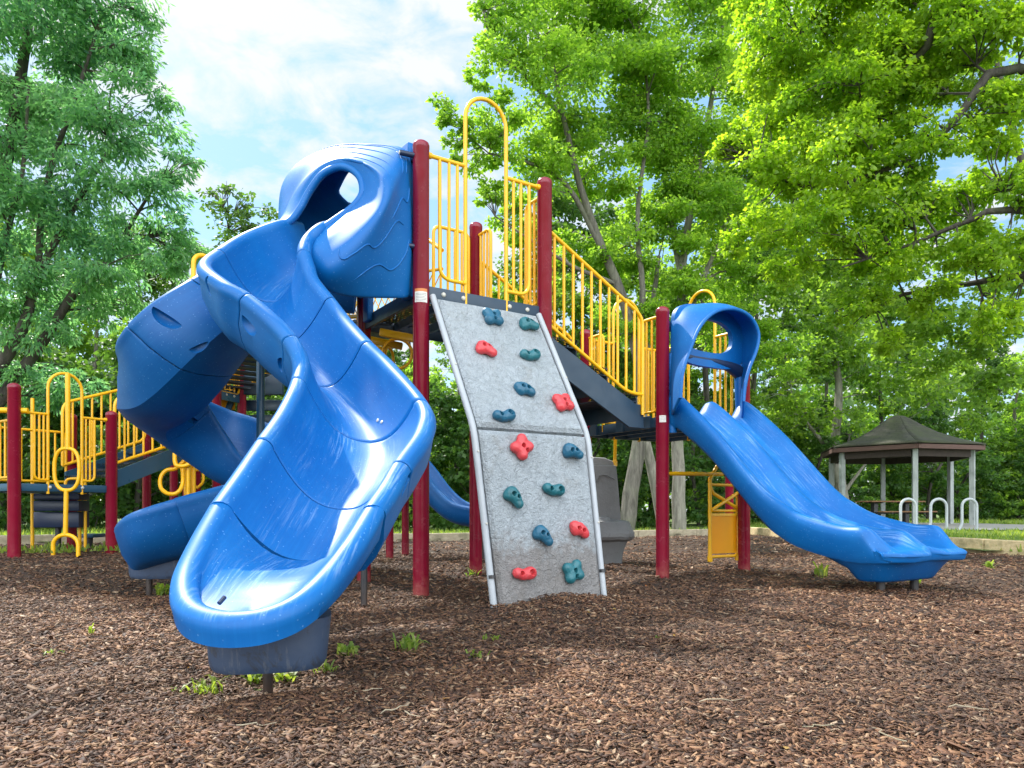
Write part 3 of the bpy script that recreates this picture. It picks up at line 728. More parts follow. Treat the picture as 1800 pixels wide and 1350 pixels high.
rim = MB(); rim.tube([V(p) for p in fine[-1]], [.03*min(1, .4+.2*i, .4+.2*(59-i)) for i in range(60)], 12); rim.build('hood_rim', 'blue_plastic', fs, 60)
# back plate with its arched doorway side, ridges, grooves
def P_(t, z, o=0.0): return P1+E2*(t*D)+OUT*o+V((0, 0, z))
mb = MB()
outl = [(.075, 2.36), (.075, 3.50), (.10, 3.575), (.5, 3.60), (.86, 3.60), (.90, 3.56), (.90, 2.36), (.80, 2.36), (.80, 3.15), (.70, 3.36), (.5, 3.42), (.30, 3.36), (.2, 3.15), (.2, 2.36)]
k = len(outl)
mb.add([P_(t, z, .0) for t, z in outl]+[P_(t, z, .06) for t, z in outl], [(0, 1, 2, 11, 12, 13), (2, 3, 10, 11), (3, 4, 9, 10), (4, 5, 6, 7, 8, 9)]+[(k+13, k+12, k+11, k+2, k+1, k+0), (k+11, k+10, k+3, k+2), (k+10, k+9, k+4, k+3), (k+9, k+8, k+7, k+6, k+5, k+4)]+[(i, (i+1) % k, (i+1) % k+k, i+k) for i in range(k)])
mb.build('hood_back', 'blue_plastic', fs, 30, .012, 2, True)
for i in range(5):                                    # moulded ribs along the brow
    rr = MB(); q = []
    for j in range(20, 44):
        a = fine[8+int(i*1.8), j]; nn_ = V((0, 0, 1)); q.append(V(a)+V((0, 0, .014)))
    rr.tube(q, [.002+.005*math.sin(PI*m/(len(q)-1)) for m in range(len(q))], 8); rr.build('hood_rib', 'blue_plastic', fs, 60)
def groove(pts, r=.006):
    'raised wavy moulding line that follows the hood skin; pts in (row, column) of the skin grid'
    q = []
    for (i, j) in catmull([(a, b, 0) for a, b in pts], 30)[:, :2]:
        i0 = int(i); j0 = int(j); fi, fj = i-i0, j-j0
        p = V(fine[i0, j0]).lerp(V(fine[i0, j0+1]), fj).lerp(V(fine[i0+1, j0]).lerp(V(fine[i0+1, j0+1]), fj), fi)
        e = V(fine[i0+1, j0]-fine[i0, j0]); f_ = V(fine[i0, j0+1]-fine[i0, j0]); nn_ = e.cross(f_).normalized()
        if nn_.dot(V((0, CH*0, 0))-p) < 0: nn_ = -nn_
        q.append(p+nn_*.011)
    g = MB(); g.tube(q, [r*min(1, 4*math.sin(PI*(m+.3)/(len(q)))) for m in range(len(q))], 8); g.build('moulded_line', 'blue_plastic', fs, 60)
groove([(20, 7), (17, 6), (15, 9), (13, 8), (11, 11), (9, 10)]); groove([(14, 3), (12, 5), (10, 4), (8, 6), (7, 8)]); groove([(12, 12), (10, 14), (8, 13), (6, 15)]); groove([(8, 17), (7, 20), (5, 21)]); groove([(10, 18), (9, 22)])
for z in (2.72, 3.42):
    for pp, s in ((P1, 1), (P4, -1)):
        mb = MB(); c = V((pp.x, pp.y, z)); d_ = (E2*s*.6+OUT).normalized()
        mb.tube([c+OUT*.03, c+OUT*.03+E2*s*.10, ], .022, 14); mb.tube([c+OUT*.02+S2*0, c+OUT*.17+E2*s*.02], .021, 14)
        mb.build('hood_bracket', 'navy_plastic', fs, 50)
        bb = MB(); q = c+OUT*.17+E2*s*.02; X = V((-OUT.y, OUT.x, 0)); bb.lathe(q, [(.012, -.002), (.012, .004), (.006, .008)], 12, (X, V((0, 0, 1)), OUT)); bb.build('bolt', 'bolt_metal', fs, 50)
# ================================================================== double slide
dsl = tag(bpy.data.objects.new('double_slide', None), 'blue side by side double slide under a keyhole shaped hood'); C.objects.link(dsl)
dsl.parent = ps; dsl.matrix_parent_inverse = ps.matrix_basis.inverted()
ZP0 = [(-.03, 1.70), (.0, 1.775), (.06, 1.815), (.16, 1.775), (.563, 1.43), (1.07, .915), (1.30, .755), (1.5, .66), (1.8, .585), (2.02, .575), (2.12, .56), (2.19, .50), (2.25, .40), (2.30, .34), (2.335, .33)]
BP0 = [(-.03, 1.60), (.0, 1.60), (.06, 1.60), (.16, 1.565), (.563, 1.245), (1.07, .735), (1.30, .575), (1.5, .495), (1.8, .43), (2.02, .345), (2.12, .325), (2.19, .31), (2.25, .295), (2.30, .285), (2.335, .283)]
ZP = [q for q in ZP0 if q[0] < 1.9]+[(1.98, .575)]; BP = [q for q in BP0 if q[0] < 1.9]+[(1.98, .415)]
NS = 110
def prof1(tab, n):
    a = np.array(tab); s = np.linspace(0, len(a)-1, n); c = catmull([(x, y, 0) for x, y in tab], n); return c[:, 0], c[:, 1]
dx, zr = prof1(ZP, NS); dx2, zb = prof1(BP, NS)
W0, W1 = .06, 1.115                                   # across the face, from post to post
def dp(w, d, z): return P5+E1*w+S2*d+V((0, 0, z))
rows = []
for i in range(NS):
    d, r_, b_ = dx[i], zr[i], zb[i]; hgt = r_-b_; wid = 1.0
    f_ = 0
    ridge = .70+.30*0
    k = min(1, hgt/.18)
    row = []
    Wt = W1-W0; hr = .052
    def trough(u0, u1, e0, e1, n=9):
        'lane bed between two edges'
        o = []
        for q in range(n):
            u = q/(n-1); s_ = abs(2*u-1); e = e0 if u < .5 else e1
            o.append((u0+(u1-u0)*u, b_+(e-b_)*s_**2.6))
        return o
    mid = (W0+W1)/2; rz = b_+hgt*(.80-.55*0)
    rz *= 1; mw = .045
    # left rail top (rounded), lane, ridge, lane, right rail
    L_ = [(W0-.02, b_-.06-.10*0), (W0-.028, r_-.09), (W0-.022, r_-.04), (W0-.002, r_-.008), (W0+.03, r_), (W0+.06, r_-.010), (W0+.085, r_-.040)]
    row += [(W0+.02, b_-.115), (W0-.005, b_-.075)]+L_[1:]
    lane = trough(W0+.085, mid-mw, r_-.04, rz-.02); row += lane[1:-1]
    row += [(mid-mw, rz-.02), (mid-mw*.6, rz-.004), (mid, rz), (mid+mw*.6, rz-.004), (mid+mw, rz-.02)]
    lane = trough(mid+mw, W1-.085, rz-.02, r_-.04); row += lane[1:-1]
    row += [(W1-.085, r_-.04), (W1-.06, r_-.010), (W1-.03, r_), (W1+.002, r_-.008), (W1+.022, r_-.04), (W1+.028, r_-.09), (W1+.005, b_-.075), (W1-.02, b_-.115)]
    row += [(W0+Wt*q, b_-.12) for q in (.85, .5, .15)]
    # round the mouth: each lane ends in its own lobe, the gap between them set back
    pts = []
    for (w, z) in row:
        u = (w-W0)/Wt
        back = f_*(.17*(1-math.sin(PI*min(1, max(0, (u*2) % 1 if 0 < u < 1 else 0))))**1.5)
        pts.append(dp(w, d-back, z))
    rows.append(pts)
de = dx[NS-1]; R0, B0 = zr[NS-1], zb[NS-1]; mid = (W0+W1)/2; tip = .29
base = rows[-1]
spec = [((p-P5).dot(E1), p.z) for p in base]
for i_ in range(1, 43):
    b = i_/42; drop = sstep(.12, .97, b); new = []
    for (w, z) in spec:
        u = min(1, max(0, (w-W0)/(W1-W0))); e = min(u, 1-u)
        Dm = tip-.075*math.exp(-((u-.5)/.085)**2)-(.15*(1-math.sqrt(max(0, 1-((.16-e)/.16)**2))) if e < .16 else 0)
        zl = B0-.045*b                                  # bed runs out gently
        if z >= B0-.02:
            h = (z-B0)/(R0-B0); rid = math.exp(-((u-.5)/.10)**2)
            keep_ = 1-drop*(.86-.22*rid)
            z2 = zl+h*(R0-B0)*keep_+.030*math.exp(-((b-.95)/.07)**2)*(1-h)
        else:
            t = (B0-z)/.12; z2 = zl-.12*t*(1-.5*b)
        new.append(dp(w+(.5-u)*.05*b*b, de+b*Dm, z2))
    rows.append(new)
lst = rows[-1]; zc_ = .345
for sc_, mv in ((.86, .016), (.6, .026), (.3, .028)): rows.append([V((p.x, p.y, zc_+(p.z-zc_)*sc_))+S2*mv for p in lst])
mb = MB(); mb.grid(rows, True); m = len(rows[0]); mb.f.append(tuple(range(m))); mb.f.append(tuple(reversed(range((len(rows)-1)*m, len(rows)*m)))); mb.mi += [0, 0]
bed = mb.build('slide_bed', 'blue_plastic', dsl, 50, 0, 2, True); set_uv(bed.data, rows, m)
# flared foot under the mouths
rowsf = []
for z, a0, a1, s0, s1 in ((.16, .18, .93, 1.84, 2.10), (.178, .165, .945, 1.82, 2.12), (.25, .13, 1.0, 1.76, 2.16), (.325, .07, 1.105, 1.60, 2.21)):
    row = []
    for k in range(48):
        a = 2*PI*k/48; ca, sa = math.cos(a), math.sin(a); ex = .5
        w = (a0+a1)/2+(a1-a0)/2*math.copysign(abs(ca)**ex, ca); s_ = (s0+s1)/2+(s1-s0)/2*math.copysign(abs(sa)**ex, sa)
        row.append(dp(w, s_, z))
    rowsf.append(row)
mb = MB(); mb.grid(rowsf, True); mb.f.append(tuple(range(48))); mb.f.append(tuple(144+i for i in range(48))); mb.mi += [0, 0]
mb.build('exit_support', 'blue_plastic_dark', dsl, 50, 0, 2, True)
for w, s_ in ((.33, 1.98), (.80, 1.98)):
    p = dp(w, s_, 0); pipe((p.x, p.y), gz(p.x, p.y)-.1, .25, .032, dsl)
# ---- keyhole hood
def fp(u, v, extra=0.0):
    'point in the vertical plane that stands .42 m out from the landing face'
    o = V((0, 0, CH)); d = at(u, v, 1)-o; q = P5+S2*(.34+extra); t = (q-o).dot(S2)/d.dot(S2); return o+d*t
front = [(1196, 700), (1200, 655), (1214, 612), (1232, 572), (1258, 548), (1290, 543), (1318, 556), (1333, 584), (1330, 614), (1317, 648), (1309, 680), (1307, 706)]
FRN = rs([fp(u, v) for u, v in front], 64)
def face(w, z): return P5+E1*w+S2*.03+V((0, 0, z))
back = [face(.10, 1.60), face(.085, 1.95), face(.085, 2.3), face(.10, 2.52), face(.22, 2.66), face(.5, 2.72), face(.8, 2.72), face(1.0, 2.64), face(1.08, 2.48), face(1.085, 2.25), face(1.085, 1.95), face(1.07, 1.62)]
BCK = rs(back, 64)
midr = .5*(FRN+BCK)
cen = midr.mean(0); midr = midr+(midr-cen)*np.array([.05, .05, .08])
fine2 = np.stack([catmull([BCK[j], midr[j], FRN[j]], 15) for j in range(64)], 1)
mb = MB(); mb.grid([[V(p) for p in r] for r in fine2]); hd = mb.build('slide_hood', 'blue_plastic', dsl, 60)
md = hd.modifiers.new('t', 'SOLIDIFY'); md.thickness = .03; md.offset = 0
md2 = hd.modifiers.new('s', 'SUBSURF'); md2.levels = md2.render_levels = 1
rr = MB(); rr.tube([V(p) for p in FRN], .017, 10); rr.build('hood_rim', 'blue_plastic', dsl, 60)
# back panel: cross bar, rounded window above it, doorway below
def panel(outer, inner, y0, y1, name):
    'flat ring between two loops with the same number of points'
    k = len(outer); mb = MB()
    P0 = lambda w, z, o: P5+E1*w+S2*o+V((0, 0, z))
    vs = [P0(w, z, y0) for w, z in outer]+[P0(w, z, y0) for w, z in inner]+[P0(w, z, y1) for w, z in outer]+[P0(w, z, y1) for w, z in inner]
    fs = []
    for i in range(k):
        j = (i+1) % k; fs += [(i, j, k+j, k+i), (2*k+j, 2*k+i, 3*k+i, 3*k+j), (i, 2*k+i, 2*k+j, j), (k+j, 3*k+j, 3*k+i, k+i)]
    mb.add(vs, fs); return mb.build(name, 'blue_plastic', dsl, 40, 0, 2, True)
k = 48; outer = []; inner = []
for i in range(k):
    a = 2*PI*i/k; ca, sa = math.cos(a), math.sin(a); q = .55
    outer.append((.585+.50*math.copysign(abs(ca)**q, ca), 2.42+.30*math.copysign(abs(sa)**q, sa)))
    inner.append((.55+.36*math.copysign(abs(ca)**.75, ca), 2.43+.165*math.copysign(abs(sa)**.75, sa)))
panel(outer, inner, .02, .07, 'hood_back')
mb = MB(); mb.tube([face(.09, 2.17), face(.35, 2.2), face(.6, 2.2), face(.9, 2.17), face(1.07, 2.12)], [.055, .042, .042, .055, .075], 14); mb.build('cross_bar', 'navy_plastic', dsl, 50)
for w, s_ in ((.10, 1), (1.07, -1)):
    mb = MB(); mb.tube([face(w, 1.44), face(w, 1.75), face(w, 2.2)], [.045, .045, .06], 14); mb.build('hood_leg', 'blue_plastic', dsl, 50)
for (p, s_) in ((P5, 1), (P7, -1)):
    mb = MB(); mb.box(V((p.x, p.y, 2.47))+E1*s_*.09+S2*.01, .07, .012, .05, (E1, S2, V((0, 0, 1)))); mb.build('hood_bracket', 'navy_plastic', dsl, 30, .004)
# ================================================================== under the landing: ladder panel
def wpt(w, z, o=0.0): return P5+E1*w+S2*o+V((0, 0, z))
lp = MB()
zb_ = at(1243, 985, 7.3).z; z2 = .95
def uw(u, o=-.1):
    'offset along the face seen at column u'
    a = (u-900)/F; q = P5+S2*o; return (a*q.y-q.x)/(E1.x-a*E1.y)
oo = -.05; wa, wb = uw(1248, oo), uw(1296, oo)
lp.tube([wpt(.0, at(1180, 832, 7.13).z, oo), wpt(uw(1270, oo), at(1270, 832, 7.45).z, oo)], .02, 12)
zt = at(1272, 832, 7.4).z
lp.tube(fillet([wpt(wa, zb_, oo), wpt(wa, zt-.05, oo)], .02), .02, 12)
lp.tube([wpt(wa, zt-.05, oo), wpt(uw(1262, oo), zt+.10, oo)], .019, 10)
lp.tube(fillet([wpt(wa, zb_+.02, oo), wpt(wb, zb_+.02, oo), wpt(wb, zt-.22, oo)], .05), .016, 10)
for vv in (851, 898): lp.tube([wpt(wa, at(0, vv, 7.4).z, oo), wpt(wb, at(0, vv, 7.4).z, oo)], .015, 10)
lp.tube(fillet([wpt(wa, at(0, 853, 7.4).z, oo), wpt(wa+.04, at(0, 866, 7.4).z, oo), wpt(wb, at(0, 893, 7.4).z, oo)], .03), .018, 10)
lp.tube([wpt(wa, at(0, 897, 7.4).z, oo+.02), wpt(wb, at(0, 864, 7.4).z, oo+.02)], .018, 10)
zc0, zc1 = zb_+.05, at(0, 905, 7.4).z
pn = MB(); pn.box((wpt(wa, zc0, oo)+wpt(wb, zc1, oo))/2, (wb-wa)/2-.012, .006, (zc1-zc0)/2, (E1, S2, V((0, 0, 1))))
lp.box((wpt(wa, zc1, oo)+wpt(wb, zc1, oo))/2, (wb-wa)/2-.005, .014, .014, (E1, S2, V((0, 0, 1))))
for w in (wa, wb): lp.lathe(wpt(w, zb_+.0, oo), [(.026, -.03), (.028, 0), (.026, .03)], 12)
lpo = lp.build('ladder_panel', 'yellow_paint', ps, 40); pn.build('infill_board', 'yellow_board', lpo, 0)
# ================================================================== grey moulded climber behind the landing
gc = tag(bpy.data.objects.new('rock_climber', None), 'grey moulded climber with rock step base'); C.objects.link(gc); gc.parent = ps; gc.matrix_parent_inverse = ps.matrix_basis.inverted()
gy = 8.75
def gp(u, v, y=gy): return at(u, v, y)
def slab(outline, y0, y1, name, mat, par, bev=.02):
    k = len(outline); mb = MB(); a = [at(u, v, y0) for u, v in outline]; b = [V((p.x, y1, p.z)) for p in a]
    mb.add(a+b, [tuple(range(k)), tuple(range(2*k-1, k-1, -1))]+[(i, i+k, (i+1) % k+k, (i+1) % k) for i in range(k)])
    return mb.build(name, mat, par, 40, bev, 2, True)
slab([(1034, 812), (1044, 803), (1062, 804), (1083, 812), (1087, 850), (1093, 925), (1034, 925)], 8.6, 9.1, 'climber_body', 'rock_plastic', gc, .03)
slab([(1040, 818), (1083, 818), (1086, 850), (1092, 918), (1040, 918)], 8.56, 8.61, 'climber_face', 'rock_plastic', gc, .015)
mb = MB(); mb.tube([gp(1043, 846, 8.55), gp(1050, 845, 8.55), gp(1052, 836, 8.55), gp(1066, 835, 8.55), gp(1080, 842, 8.55)], .007, 8); mb.build('moulded_line', 'rock_plastic', gc)
rowsg = []
cx, cy = gp(1072, 950, 8.6).x, 8.62
for v_, rx, ry in ((985, .13, .14), (975, .15, .16), (963, .175, .18), (953, .20, .20), (951, .225, .22), (949, .255, .25), (944, .275, .27), (938, .272, .27), (931, .245, .25), (922, .225, .23), (918.5, .215, .22), (917, .19, .2), (915, .10, .12), (914.6, .02, .02)):
    z = at(0, v_, 8.5).z; row = []
    for k in range(40):
        a = 2*PI*k/40; ca, sa = math.cos(a), math.sin(a); n_ = 1+.10*mnoise.noise(V((ca*2.2, sa*2.2, z*7)))+.03*mnoise.noise(V((ca*6, sa*6, z*20)))
        row.append(V((cx+rx*n_*math.copysign(abs(ca)**.6, ca), cy+ry*n_*math.copysign(abs(sa)**.6, sa), z+.02*mnoise.noise(V((ca*3, sa*3, 1.3))))))
    rowsg.append(row)
rowsg[0] = [V((p.x, p.y, 0.0)) for p in rowsg[0]]
mb = MB(); mb.grid(rowsg, True); mb.f.append(tuple(reversed(range(40)))); mb.mi.append(0); mb.build('rock_step', 'rock_plastic', gc, 24, 0, 2, True)
mb = MB(); mb.lathe(gp(1060, 917, 8.52), [(.10, -.03), (.11, 0), (.085, .02), (.08, .045), (.03, .055), (.001, .055)], 14); mb.build('step_knob', 'rock_plastic', gc, 40)
for u in (1035, 1081):
    mb = MB(); p = gp(u, 815, 8.62); q = V((p.x, 8.45, 1.6)); mb.tube(fillet([p-V((0, 0, .02)), V((p.x, p.y, 1.3)), V((p.x, 8.5, 2.0))], .1), .019, 12); mb.lathe(p, [(.028, -.03), (.028, .035)], 10); mb.build('climber_handle', 'yellow_paint', gc, 50)
# ================================================================== left tower: railings, loop climber, ramp
def ln(u, v, Y): return at(u, v, Y)
arch_guard(A1, A2, ZA, (at(0, 731, 8.6).z-ZA), at(0, 656, 8.6).z-ZA, .06, 0, .19, .325)
bar_guard(A3, A4, ZA, 6, .72, .08)
bar_guard(A1, A4, ZA, 5, .72, .08, 0, (.1, .9))
lc = MB()
Yc = 8.38; cxp = lambda u: at(u, 0, Yc).x
lc.tube([at(119, 658, 8.55), at(119, 657, Yc), at(119.5, 790, Yc)], .026, 12)
ov = []
for k in range(32):
    a = 2*PI*k/32; ca, sa = math.cos(a), math.sin(a)
    ov.append(at(117.5+22*math.copysign(abs(ca)**.8, ca), 825-37*math.copysign(abs(sa)**.75, sa), Yc))
lc.tube(ov, .021, 12, True)
lc.tube([at(116.5, 863, Yc), at(115, 940, Yc)], .025, 12)
foot_z = gz(at(93, 0, Yc).x, Yc)-.08
hp_ = []
for k in range(13):
    a = PI*k/12; hp_.append(at(115.5-22*math.cos(a), 958-18*math.sin(a), Yc))
a0, a1 = hp_[0].copy(), hp_[-1].copy(); a0.z = a1.z = foot_z
lc.tube([a0]+hp_+[a1], .023, 12)
lc.build('loop_climber', 'yellow_paint', ps, 50)
for (u, vt) in ((57, 700), (140, 860)):
    mb = MB(); p = at(u, vt, 9.4); mb.tube([V((p.x, p.y, gz(p.x, p.y)-.1)), p], .022, 10); mb.build('railing_leg', 'yellow_paint', ps, 50)
mb = MB(); p = at(125, 845, 9.3); mb.tube(fillet([at(115, 860, 9.2), at(115, 842, 9.2), at(150, 841, 9.3), at(150, 970, 9.3)], .08), .018, 10); mb.build('grab_rail', 'yellow_paint', ps, 50)
# dark transfer steps hung below the deck, low bench
tm = MB()
for (v0, v1, y) in ((867, 879, 9.0), (879, 899, 9.12), (899, 928, 9.24)):
    a, b = at(60, v0, y), at(140, v1, y); tm.box((a+b)/2+V((0, .1, 0)), (b.x-a.x)/2, .12, (a.z-b.z)/2-.004)
tm.build('transfer_steps', 'navy_plastic', ps, 40, .012)
pipe((at(98, 930, 9.3).x, 9.35), 0, .6, .035, ps)
mb = MB(); a, b = at(138, 938, 10.2), at(176, 945, 10.2); mb.box((a+b)/2, (b.x-a.x)/2, .18, .025); se = mb.build('step_seat', 'blue_steel_paint', ps, 40, .01)
pipe(((a+b)/2)[:2], 0.05, a.z-.03, .045, se)
# top bar that runs out of the picture to the left
mb = MB(); a = V((A1.x, A1.y, at(0, 721, 8.19).z)); mb.tube([a+V((.12, .05, 0)), a-AE*0+V((-1.6, -.25, 0))], .032, 12); mb.build('overhead_bar', 'yellow_paint', ps, 50)
# ramp of steps rising to the middle deck
B1 = at(345, 852, 10.2); B1.z = 0; B2 = at(328, 850, 11.3); B2.z = 0
ra = V((A2.x, A2.y, 0)); rb = V((B1.x, B1.y, 0)); rax = (rb-ra); rl = rax.length; rax.normalize(); rnn = V((-rax.y, rax.x, 0))
zr0, zr1 = at(205, 833, 9.04).z, at(345, 782, 10.2).z
stp = MB()
for i in range(5):
    t = (i+.5)/5; c = ra+rax*(.06+t*(rl-.15))+rnn*.5; stp.box(V((c.x, c.y, zr0-.06+(zr1-zr0)*t)), rl/10, .45, .012, (rax, rnn, V((0, 0, 1))))
rs_ = stp.build('stairs', 'perforated_steel', ps, 0)
for s in (0, 1):
    o0 = rnn*(0 if s == 0 else .98); q = MB(); h = .19
    vs = [ra+o0+rax*x+V((0, 0, z)) for x, z in ((.07, zr0-.17), (rl-.06, zr1-.17), (rl-.06, zr1+.05), (.07, zr0+.05))]
    q.add([p-rnn*.014 for p in vs]+[p+rnn*.014 for p in vs], [(0, 1, 2, 3), (7, 6, 5, 4), (0, 4, 5, 1), (1, 5, 6, 2), (2, 6, 7, 3), (3, 7, 4, 0)]); q.build('stringer', 'blue_steel_paint', rs_, 0, .004, 1, True)
    mb = MB(); hp2 = lambda x, dz: ra+o0-rnn*.03+rax*x+V((0, 0, zr0+(zr1-zr0)*x/rl+dz))
    loop = fillet([hp2(.02, .12), hp2(.02, .92), hp2(rl-.05, .92), hp2(rl-.05, .12), hp2(.02, .12)], .12, 6); mb.tube(loop, .02, 10)
    for i in range(1, 9): x = .02+(rl-.07)*i/9; mb.tube([hp2(x, .12), hp2(x, .92)], .014, 8)
    mb.build('stair_railing', 'yellow_paint', rs_, 50)
for p in (B1, B2): post(p, at(0, 745, 10.2).z, .06)
# middle deck posts and the rear tower
C1 = at(381, 830, 10.4); C2 = at(425, 830, 10.9); C1.z = C2.z = 0
cax = (C2-C1).normalized(); cn = V((-cax.y, cax.x, 0)); CW = 1.25
c4 = C1+cn*CW; c3 = C2+cn*CW
C2 = C1+cax*(C2-C1).length
for p in (C1, C2): post(p, 3.5, .064)
for p in (c3, c4): post(p, 3.5, .06)
deck(C1, C2, c3, c4, ZR); beam(C1, C2, ZR-.16, ZR-.02, 'blue_steel_paint', (.3, .7), .03); beam(C2, c3, ZR-.14, ZR, 'blue_steel_paint'); beam(C1, c4, ZR-.14, ZR, 'blue_steel_paint')
bar_guard(C1, C2, ZR, 3, 1.0, -.04, 0, (.12, .88)); bar_guard(C1, c4, ZR, 7, 1.0, .05); bar_guard(c4, c3, ZR, 5, 1.0, .05)
bar_guard(C2, c3, ZR, 6, 1.0, .05)
# solid yellow panels of the middle deck, seen between the posts
def ypanel(u0, v0, u1, v1, Y, name='yellow_panel'):
    mb = MB(); a, b = at(u0, v0, Y), at(u1, v1, Y); n_ = 7; w = (b.x-a.x)
    rows = []
    for z in (a.z, b.z):
        rows.append([V((a.x+w*i/28, Y+.012*math.cos(i*PI/2), z)) for i in range(29)])
    mb.grid(rows); o = mb.build(name, 'yellow_paint', ps, 30); md = o.modifiers.new('t', 'SOLIDIFY'); md.thickness = .012
ypanel(388, 602, 419, 668, 10.75); ypanel(390, 684, 412, 720, 10.95)
# dark bridge deck and stair treads between the rear tower and the pole
mb = MB()
for i, (v0, v1) in enumerate(((660, 694), (704, 722), (730, 744))):
    a, b = at(430, v0, 10.9+.2*i), at(498, v1, 10.9+.2*i); mb.box((a+b)/2, (b.x-a.x)/2, .05, (a.z-b.z)/2)
mb.build('riser', 'navy_paint', ps, 30, .006)
mb = MB(); mb.box((at(432, 652, 10.6)+at(452, 664, 10.6))/2, .09, .02, .05); mb.tube([at(430, 645, 10.7), at(452, 643, 10.7)], .025, 10); mb.build('bridge_beam', 'blue_steel_paint', ps, 30)
mb = MB(); mb.tube([at(400, 722, 10.9), at(416, 682, 10.9)], .045, 6); mb.build('stringer', 'blue_steel_paint', ps, 30)
# net bridge: arched yellow hand rails with mesh sides from the high tower to the rear tower
brA = P3*.35+P4*.65; brB = (C2+c3)/2
nbp = MB(); bax = (brB-brA); bl = bax.length; bax.normalize(); bnn = V((-bax.y, bax.x, 0))
for s in (-.42, .42):
    def bq(t, z): return brA+bax*(bl*t)+bnn*s+V((0, 0, ZT+z+.30*math.sin(PI*t)))
    nbp.tube([bq(k/20, .95 if 0 < k < 20 else .8) for k in range(21)], .02, 10)
    nbp.tube([bq(k/20, .62) for k in range(21)], .016, 8); nbp.tube([bq(k/20, .02) for k in range(21)], .02, 8)
    for k in range(40):
        t = k/40; t2 = min(1, t+.09); nbp.tube([bq(t, .02), bq(t2, .62)], .006, 5, False, False)
        nbp.tube([bq(t2, .02), bq(t, .62)], .006, 5, False, False)
    for k in range(1, 8): nbp.tube([bq(k/8, .02), bq(k/8, .95)], .012, 6)
nb_ = nbp.build('net_bridge', 'yellow_paint', ps, 50)
q = MB()
for k in range(24):
    t = k/24+.02; c = brA+bax*(bl*t)+V((0, 0, ZT-.03+.30*math.sin(PI*t))); q.box(c, bl/52, .40, .012, (bax, bnn, V((0, 0, 1))))
q.build('bridge_plank', 'navy_paint', nb_, 0)
# yellow rungs and hanging ring below the high deck
for (u0, v0, u1, v1, Y) in ((668, 584, 752, 600, 6.55), (644, 596, 707, 609, 7.1), (655, 611, 680, 618, 7.6)):
    a, b = at(u0, v0, Y), at(u1, v1, Y); mb = MB(); ax = (b-a); l_ = ax.length; ax.normalize(); nn_ = ax.cross(V((0, 0, 1))).normalized()
    mb.box((a+b)/2, l_/2, .03, .032, (ax, nn_, nn_.cross(ax))); mb.build('rung_bar', 'yellow_paint', ps, 30, .006)
for (u, v, Y, r, rt) in ((698, 622, 6.7, .135, 0), (683, 628, 6.9, .09, 70)):
    mb = MB(); c = at(u, v, Y); q = []
    for k in range(28):
        a = 2*PI*k/28; d_ = math.cos(a)*r; q.append(c+V((d_*math.cos(R(rt)), d_*math.sin(R(rt)), math.sin(a)*r)))
    mb.tube(q, .014, 10, True); mb.build('hanging_ring', 'yellow_paint', ps, 50)
# curly climber poles
def curly(pts, Y, r=.027, n=80):
    mb = MB(); c = catmull([tuple(at(u, v, Y+dy)) for u, v, dy in pts], n); mb.tube([V(p) for p in c], r, 12); return mb.build('curly_climber', 'yellow_paint', ps, 60)
curly([(318, 745, .1), (306, 740, 0), (292, 742, -.1), (284, 757, -.1), (290, 772, 0), (306, 777, .1), (320, 770, .1), (311, 778, .05), (307, 800, 0), (310, 818, -.05), (328, 818, -.05), (342, 808, 0), (343, 790, 0), (332, 780, .1), (316, 778, .1), (308, 790, .1), (309, 815, .1),
       (320, 824, .1), (321, 850, 0), (312, 866, -.1), (296, 868, -.1), (283, 858, -.05), (282, 840, 0), (292, 827, .05), (308, 824, .1), (322, 812, .15), (332, 800, .2)], 9.6, .026, 120)
mb = MB()
for u in (326, 333): 
    p = at(u, 800, 9.9); mb.tube([V((p.x, p.y, gz(p.x, p.y)-.1)), p], .022, 10)
for v in (822, 856): mb.tube([at(322, v, 9.9), at(348, v, 10.1)], .018, 8)
mb.tube(fillet([at(344, 826, 10), at(357, 826, 10), at(358, 848, 10), at(346, 858, 10)], .1), .02, 8)
mb.build('curly_climber', 'yellow_paint', ps, 50)
for q_, r_ in (([(331, 985, 0), (331, 490, 0), (350, 488, .2), (379, 552, .72)], .024), ([(340, 985, .1), (340, 449, .1), (366, 449, .3), (383, 565, .8)], .03)):
    mb = MB(); mb.tube(fillet([at(u, v, 9.6+dy) for u, v, dy in q_], .12, 7), r_, 12); mb.build('grab_rail', 'yellow_paint', ps, 50)
# small slide behind, and the far posts
SL = [at(690, 770, 9.6), at(735, 822, 9.5), at(765, 862, 9.35), at(795, 888, 9.2), at(830, 897, 9.1), at(852, 899, 9.0)]
SR = [p+V((.12, .62, .02)) for p in SL]
ss = tag(bpy.data.objects.new('small_slide', None), 'small blue slide at the back of the climbing frame'); C.objects.link(ss); ss.parent = ps; ss.matrix_parent_inverse = ps.matrix_basis.inverted()
chute(SL, SR, [.16]*6, 40, [], 'blue_plastic_dark', ss, .04, None, 'slide_section', .07)
p = at(851, 960, 9.2); pipe((p.x, 9.3), 0, .5, .03, ss)
q1 = SL[0]+V((-.04, .02, 0)); q2 = SR[0]+V((-.04, -.02, 0)); dn_ = V((-.78, .12, 0)); zs_ = q1.z-.16
gq_ = [V((p.x, p.y, 0)) for p in (q1, q2, q2+dn_, q1+dn_)]
for p in gq_: post(p, 2.35, .05)
deck(*gq_, zs_); ring_beams(*gq_, zs_, .1)
p9 = at(1282, 880, 10.6); post(V((p9.x, p9.y, 0)), at(0, 780, 10.6).z, .06)
